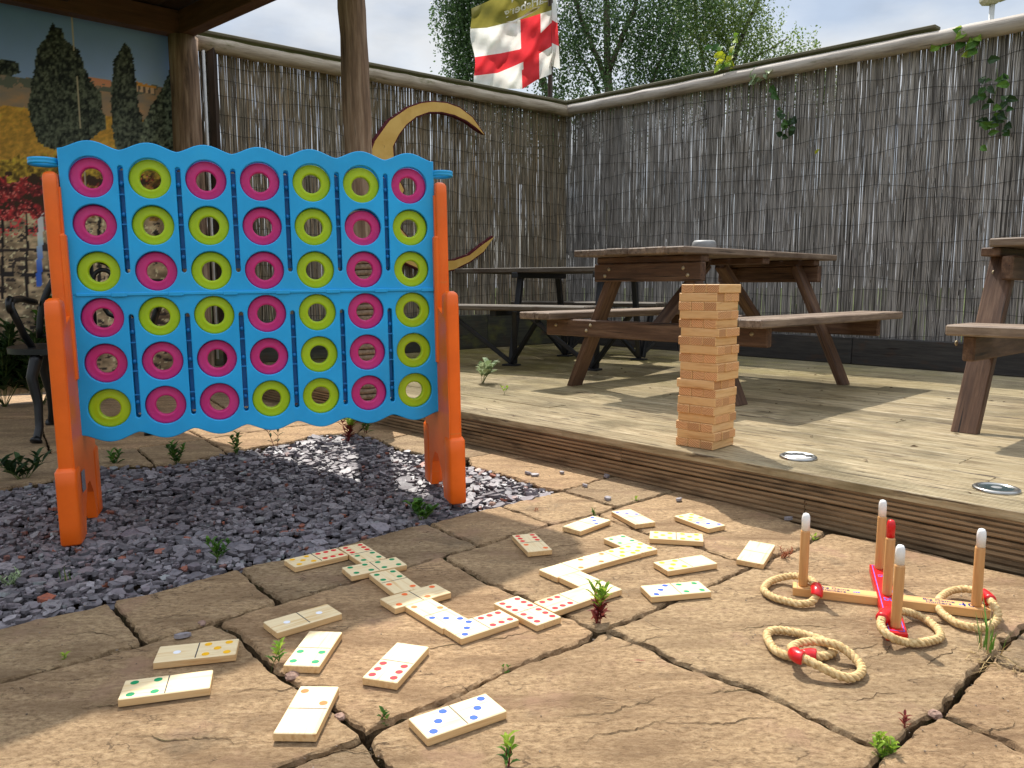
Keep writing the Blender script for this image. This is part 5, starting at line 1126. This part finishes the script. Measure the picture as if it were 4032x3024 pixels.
# climbing plants on the right fence
def creeper(pts, n, ll, lw, label, seed, mats, spread=.06):
    r = random.Random(seed); P = [onplane(p, WC + nR * .03, nR) for p in pts]; c0_ = P[0]; root = empty('climbing_plant', c0_, label, 'climbing plant', 'climbing plants on the right fence'); st = MB(); lf = MB()
    Q = [p - c0_ for p in P]
    if len(Q) > 1: st.tube([Q[0].lerp(Q[1], 0)] + Q[1:], .003, 5)
    else: st.tube([Q[0] + V((0, 0, -.06)), Q[0]], .003, 5)
    for i in range(n):
        k = r.randrange(max(1, len(Q) - 1)); b = Q[k].lerp(Q[min(k + 1, len(Q) - 1)], r.random()); b = b + wr * r.uniform(-spread, spread) + V((0, 0, r.uniform(-spread, spread))) + nR * r.uniform(.0, .04)
        d = (wr * r.uniform(-1, 1) + nR * r.uniform(.1, .8) + V((0, 0, r.uniform(-.9, .3)))); leaf(lf, b, d, ll * r.uniform(.7, 1.2), lw * r.uniform(.8, 1.2), r.randrange(len(mats)), fold=.15, droop=.3, up=nR)
    st.build('stem', 'stem_green', root); lf.build('foliage', mats, root, recalc=False)
creeper([(2830, 215), (2870, 205), (2910, 240)], 22, .085, .055, 'yellow-green creeper sprig on top of the right fence rail', 1, ['leaf_yellow', 'leaf_light', 'leaf_green'], .10)
creeper([(2975, 280), (3010, 300), (3020, 330), (3000, 350)], 12, .10, .06, 'pale creeper leaves hanging just below the right fence rail', 2, ['leaf_green', 'leaf_silver'], .09)
creeper([(3105, 440), (3100, 480), (3120, 515)], 14, .07, .05, 'small green sprig poking through the middle of the right fence', 3, ['leaf_green', 'leaf_dark'], .06)
creeper([(3740, 150), (3790, 155), (3850, 165), (3770, 215)], 16, .09, .055, 'bright creeper leaves under the rail near the right end of the fence', 4, ['leaf_light', 'leaf_green'], .05)
creeper([(3925, 270), (3930, 330), (3910, 400), (3925, 460), (3915, 520)], 34, .075, .045, 'long dark green creeper hanging down the right end of the fence', 5, ['leaf_dark', 'leaf_green', 'leaf_dark'], .09)
q = onplane((3208, 608), WC + nR * .03, nR); mb = MB(); leaf(mb, V((0, 0, 0)), wr * .6 + V((0, 0, .6)), .05, .025, 0, up=nR); T(mb.build('fallen_leaf', 'leaf_yellow', loc=q, recalc=False), 'single yellowish leaf caught on the right reed fence', 'leaf')
q = onz((2515, 2603), .001); mb = MB(); leaf(mb, V((-.012, 0, .002)), V((1, -.1, 0)), .026, .004, 0, fold=.1, droop=.05); T(mb.build('fallen_leaf', 'leaf_red', loc=q, recalc=False), 'narrow pink leaf lying on the large front slab', 'leaf')
# plants at the foot of the mural
for i, (p, n, h, lab) in enumerate((((20, 1600), 30, .50, 'dark leafy plant at the foot of the mural at the left edge'), ((165, 1592), 26, .44, 'dark leafy plant under the mural behind the iron chair'), ((190, 1580), 3, .85, 'tall thin weed climbing in front of the mural'))):
    q = onz(p, 0); weed((q.x, q.y, 0), 0, h, n, (.10, .10, .07)[i], .05, 'leaf_dark' if i < 2 else 'leaf_green', 'stem_green', lab, 60 + i, .75 if i < 2 else .12, 8, 'plant', name='leafy_plant')
# birches beyond the fence
def birch(x, y, top, label, blobs, n, leafm, seed, trunk, ls=.062):
    r = random.Random(seed); root = empty('birch_tree', (x, y, 0), label, 'tree', 'trees beyond the fence')
    tb = MB()
    for P, r0, r1 in trunk:
        P = [V(p) for p in P]; k = 14; pts = []
        for i in range(k + 1):
            u = i / k * (len(P) - 1); a = min(int(u), len(P) - 2); pts.append(P[a].lerp(P[a + 1], u - a) + V((r.uniform(-.02, .02), r.uniform(-.02, .02), 0)))
        tb.tube(pts, [r0 + (r1 - r0) * i / k for i in range(k + 1)], 8, wob=.05)
    tb.build('trunk', 'bark', root); vs = []; fs = []
    tot = sum(b[3] * b[4] for b in blobs)
    for (bx, by, bz, rx, rz) in blobs:
        for s_ in range(int(n * rx * rz / tot)):
            while True:
                u = V((r.uniform(-1, 1), r.uniform(-1, 1), r.uniform(-1, 1)))
                if u.length < 1: break
            u = u * (.55 + .45 * r.random()) if r.random() < .4 else u
            c = V((bx + u.x * rx, by + u.y * rx * .8, bz + u.z * rz)); ln = r.uniform(.25, 1.0); k = int(ln / .05); dr = V((r.gauss(0, .18), r.gauss(0, .18), -1))
            for j in range(k):
                p = c + dr * (j * .05) + V((r.gauss(0, .03), r.gauss(0, .03), r.gauss(0, .02))); a = V((r.gauss(0, 1), r.gauss(0, 1), r.gauss(-.5, .8))).normalized(); b = a.orthogonal().normalized(); b = (Matrix.Rotation(r.uniform(0, 6.28), 4, a) @ b); l_ = ls * r.uniform(.6, 1.25); o = len(vs)
                vs += [p, p + a * l_ * .5 + b * l_ * .32, p + a * l_, p + a * l_ * .5 - b * l_ * .32]; fs.append((o, o + 1, o + 2, o + 3))
    lf = MB(); lf.add(vs, fs); lf.g = []; lf.build('crown', leafm, root, recalc=False)
birch(1.85, 16, 8, 'tall weeping birch beyond the corner with dark forked branches', [(.1, 0, 6.3, 1.5, 1.1), (-.9, 0, 5.5, .7, .9), (1.0, 0, 5.7, .8, 1.1), (.1, 0, 4.6, 1.2, .7), (1.4, 0, 4.9, .6, .6), (-.2, 0, 7.3, 1.6, .7), (1.7, 0, 7.0, .9, .8), (-1.0, 0, 4.4, .45, .45)], 3100, 'birch_leaf', 3,
      [([(.2, 0, 0), (.1, 0, 3.5), (.0, 0, 5.2), (-.1, 0, 8)], .13, .04), ([(.05, 0, 4.6), (-.5, 0, 5.8), (-.9, 0, 7.2)], .06, .02), ([(.03, 0, 4.9), (.5, 0, 6.0), (.8, 0, 7.4)], .06, .02), ([(.1, 0, 3.9), (.9, 0, 4.7), (1.3, 0, 5.8)], .045, .015), ([(.1, 0, 4.0), (-.35, 0, 4.9), (-.6, 0, 5.3)], .04, .015)])
birch(-1.0, 16.5, 8, 'dark weeping birch branch hanging to the left of the flag', [(.0, 0, 6.6, .62, 1.3), (.15, 0, 5.3, .55, .8), (.55, 0, 4.6, .5, .4), (.9, 0, 6.9, .9, .8), (1.6, 0, 4.4, .35, .3), (1.2, 0, 4.2, .5, .3)], 2500, 'birch_leaf', 5, [([(1.95, 0, 0), (1.85, 0, 4.0), (1.65, 0, 4.9)], .1, .05), ([(1.7, 0, 4.6), (1.3, 0, 5.6), (.6, 0, 7.2), (.1, 0, 7.8)], .06, .02)])
birch(5.0, 17, 7, 'paler birch with drooping sprays further right beyond the fence', [(-.3, 0, 6.1, .9, .9), (.9, 0, 5.5, .55, .7), (-.1, 0, 5.2, .9, .6), (1.6, 0, 5.1, .45, .35), (-1.2, 0, 6.4, .8, .9), (-1.1, 0, 5.2, .7, .6), (-.5, 0, 7.2, 1.0, .5)], 2200, 'birch_pale', 8, [([(-.9, 0, 0), (-.8, 0, 4.4), (-.1, 0, 6.2), (.4, 0, 7.2)], .09, .02), ([(-.75, 0, 4.5), (.0, 0, 5.4), (.7, 0, 5.8)], .04, .012), ([(-.8, 0, 4.2), (-1.2, 0, 6.0), (-1.3, 0, 7.4)], .05, .015)])
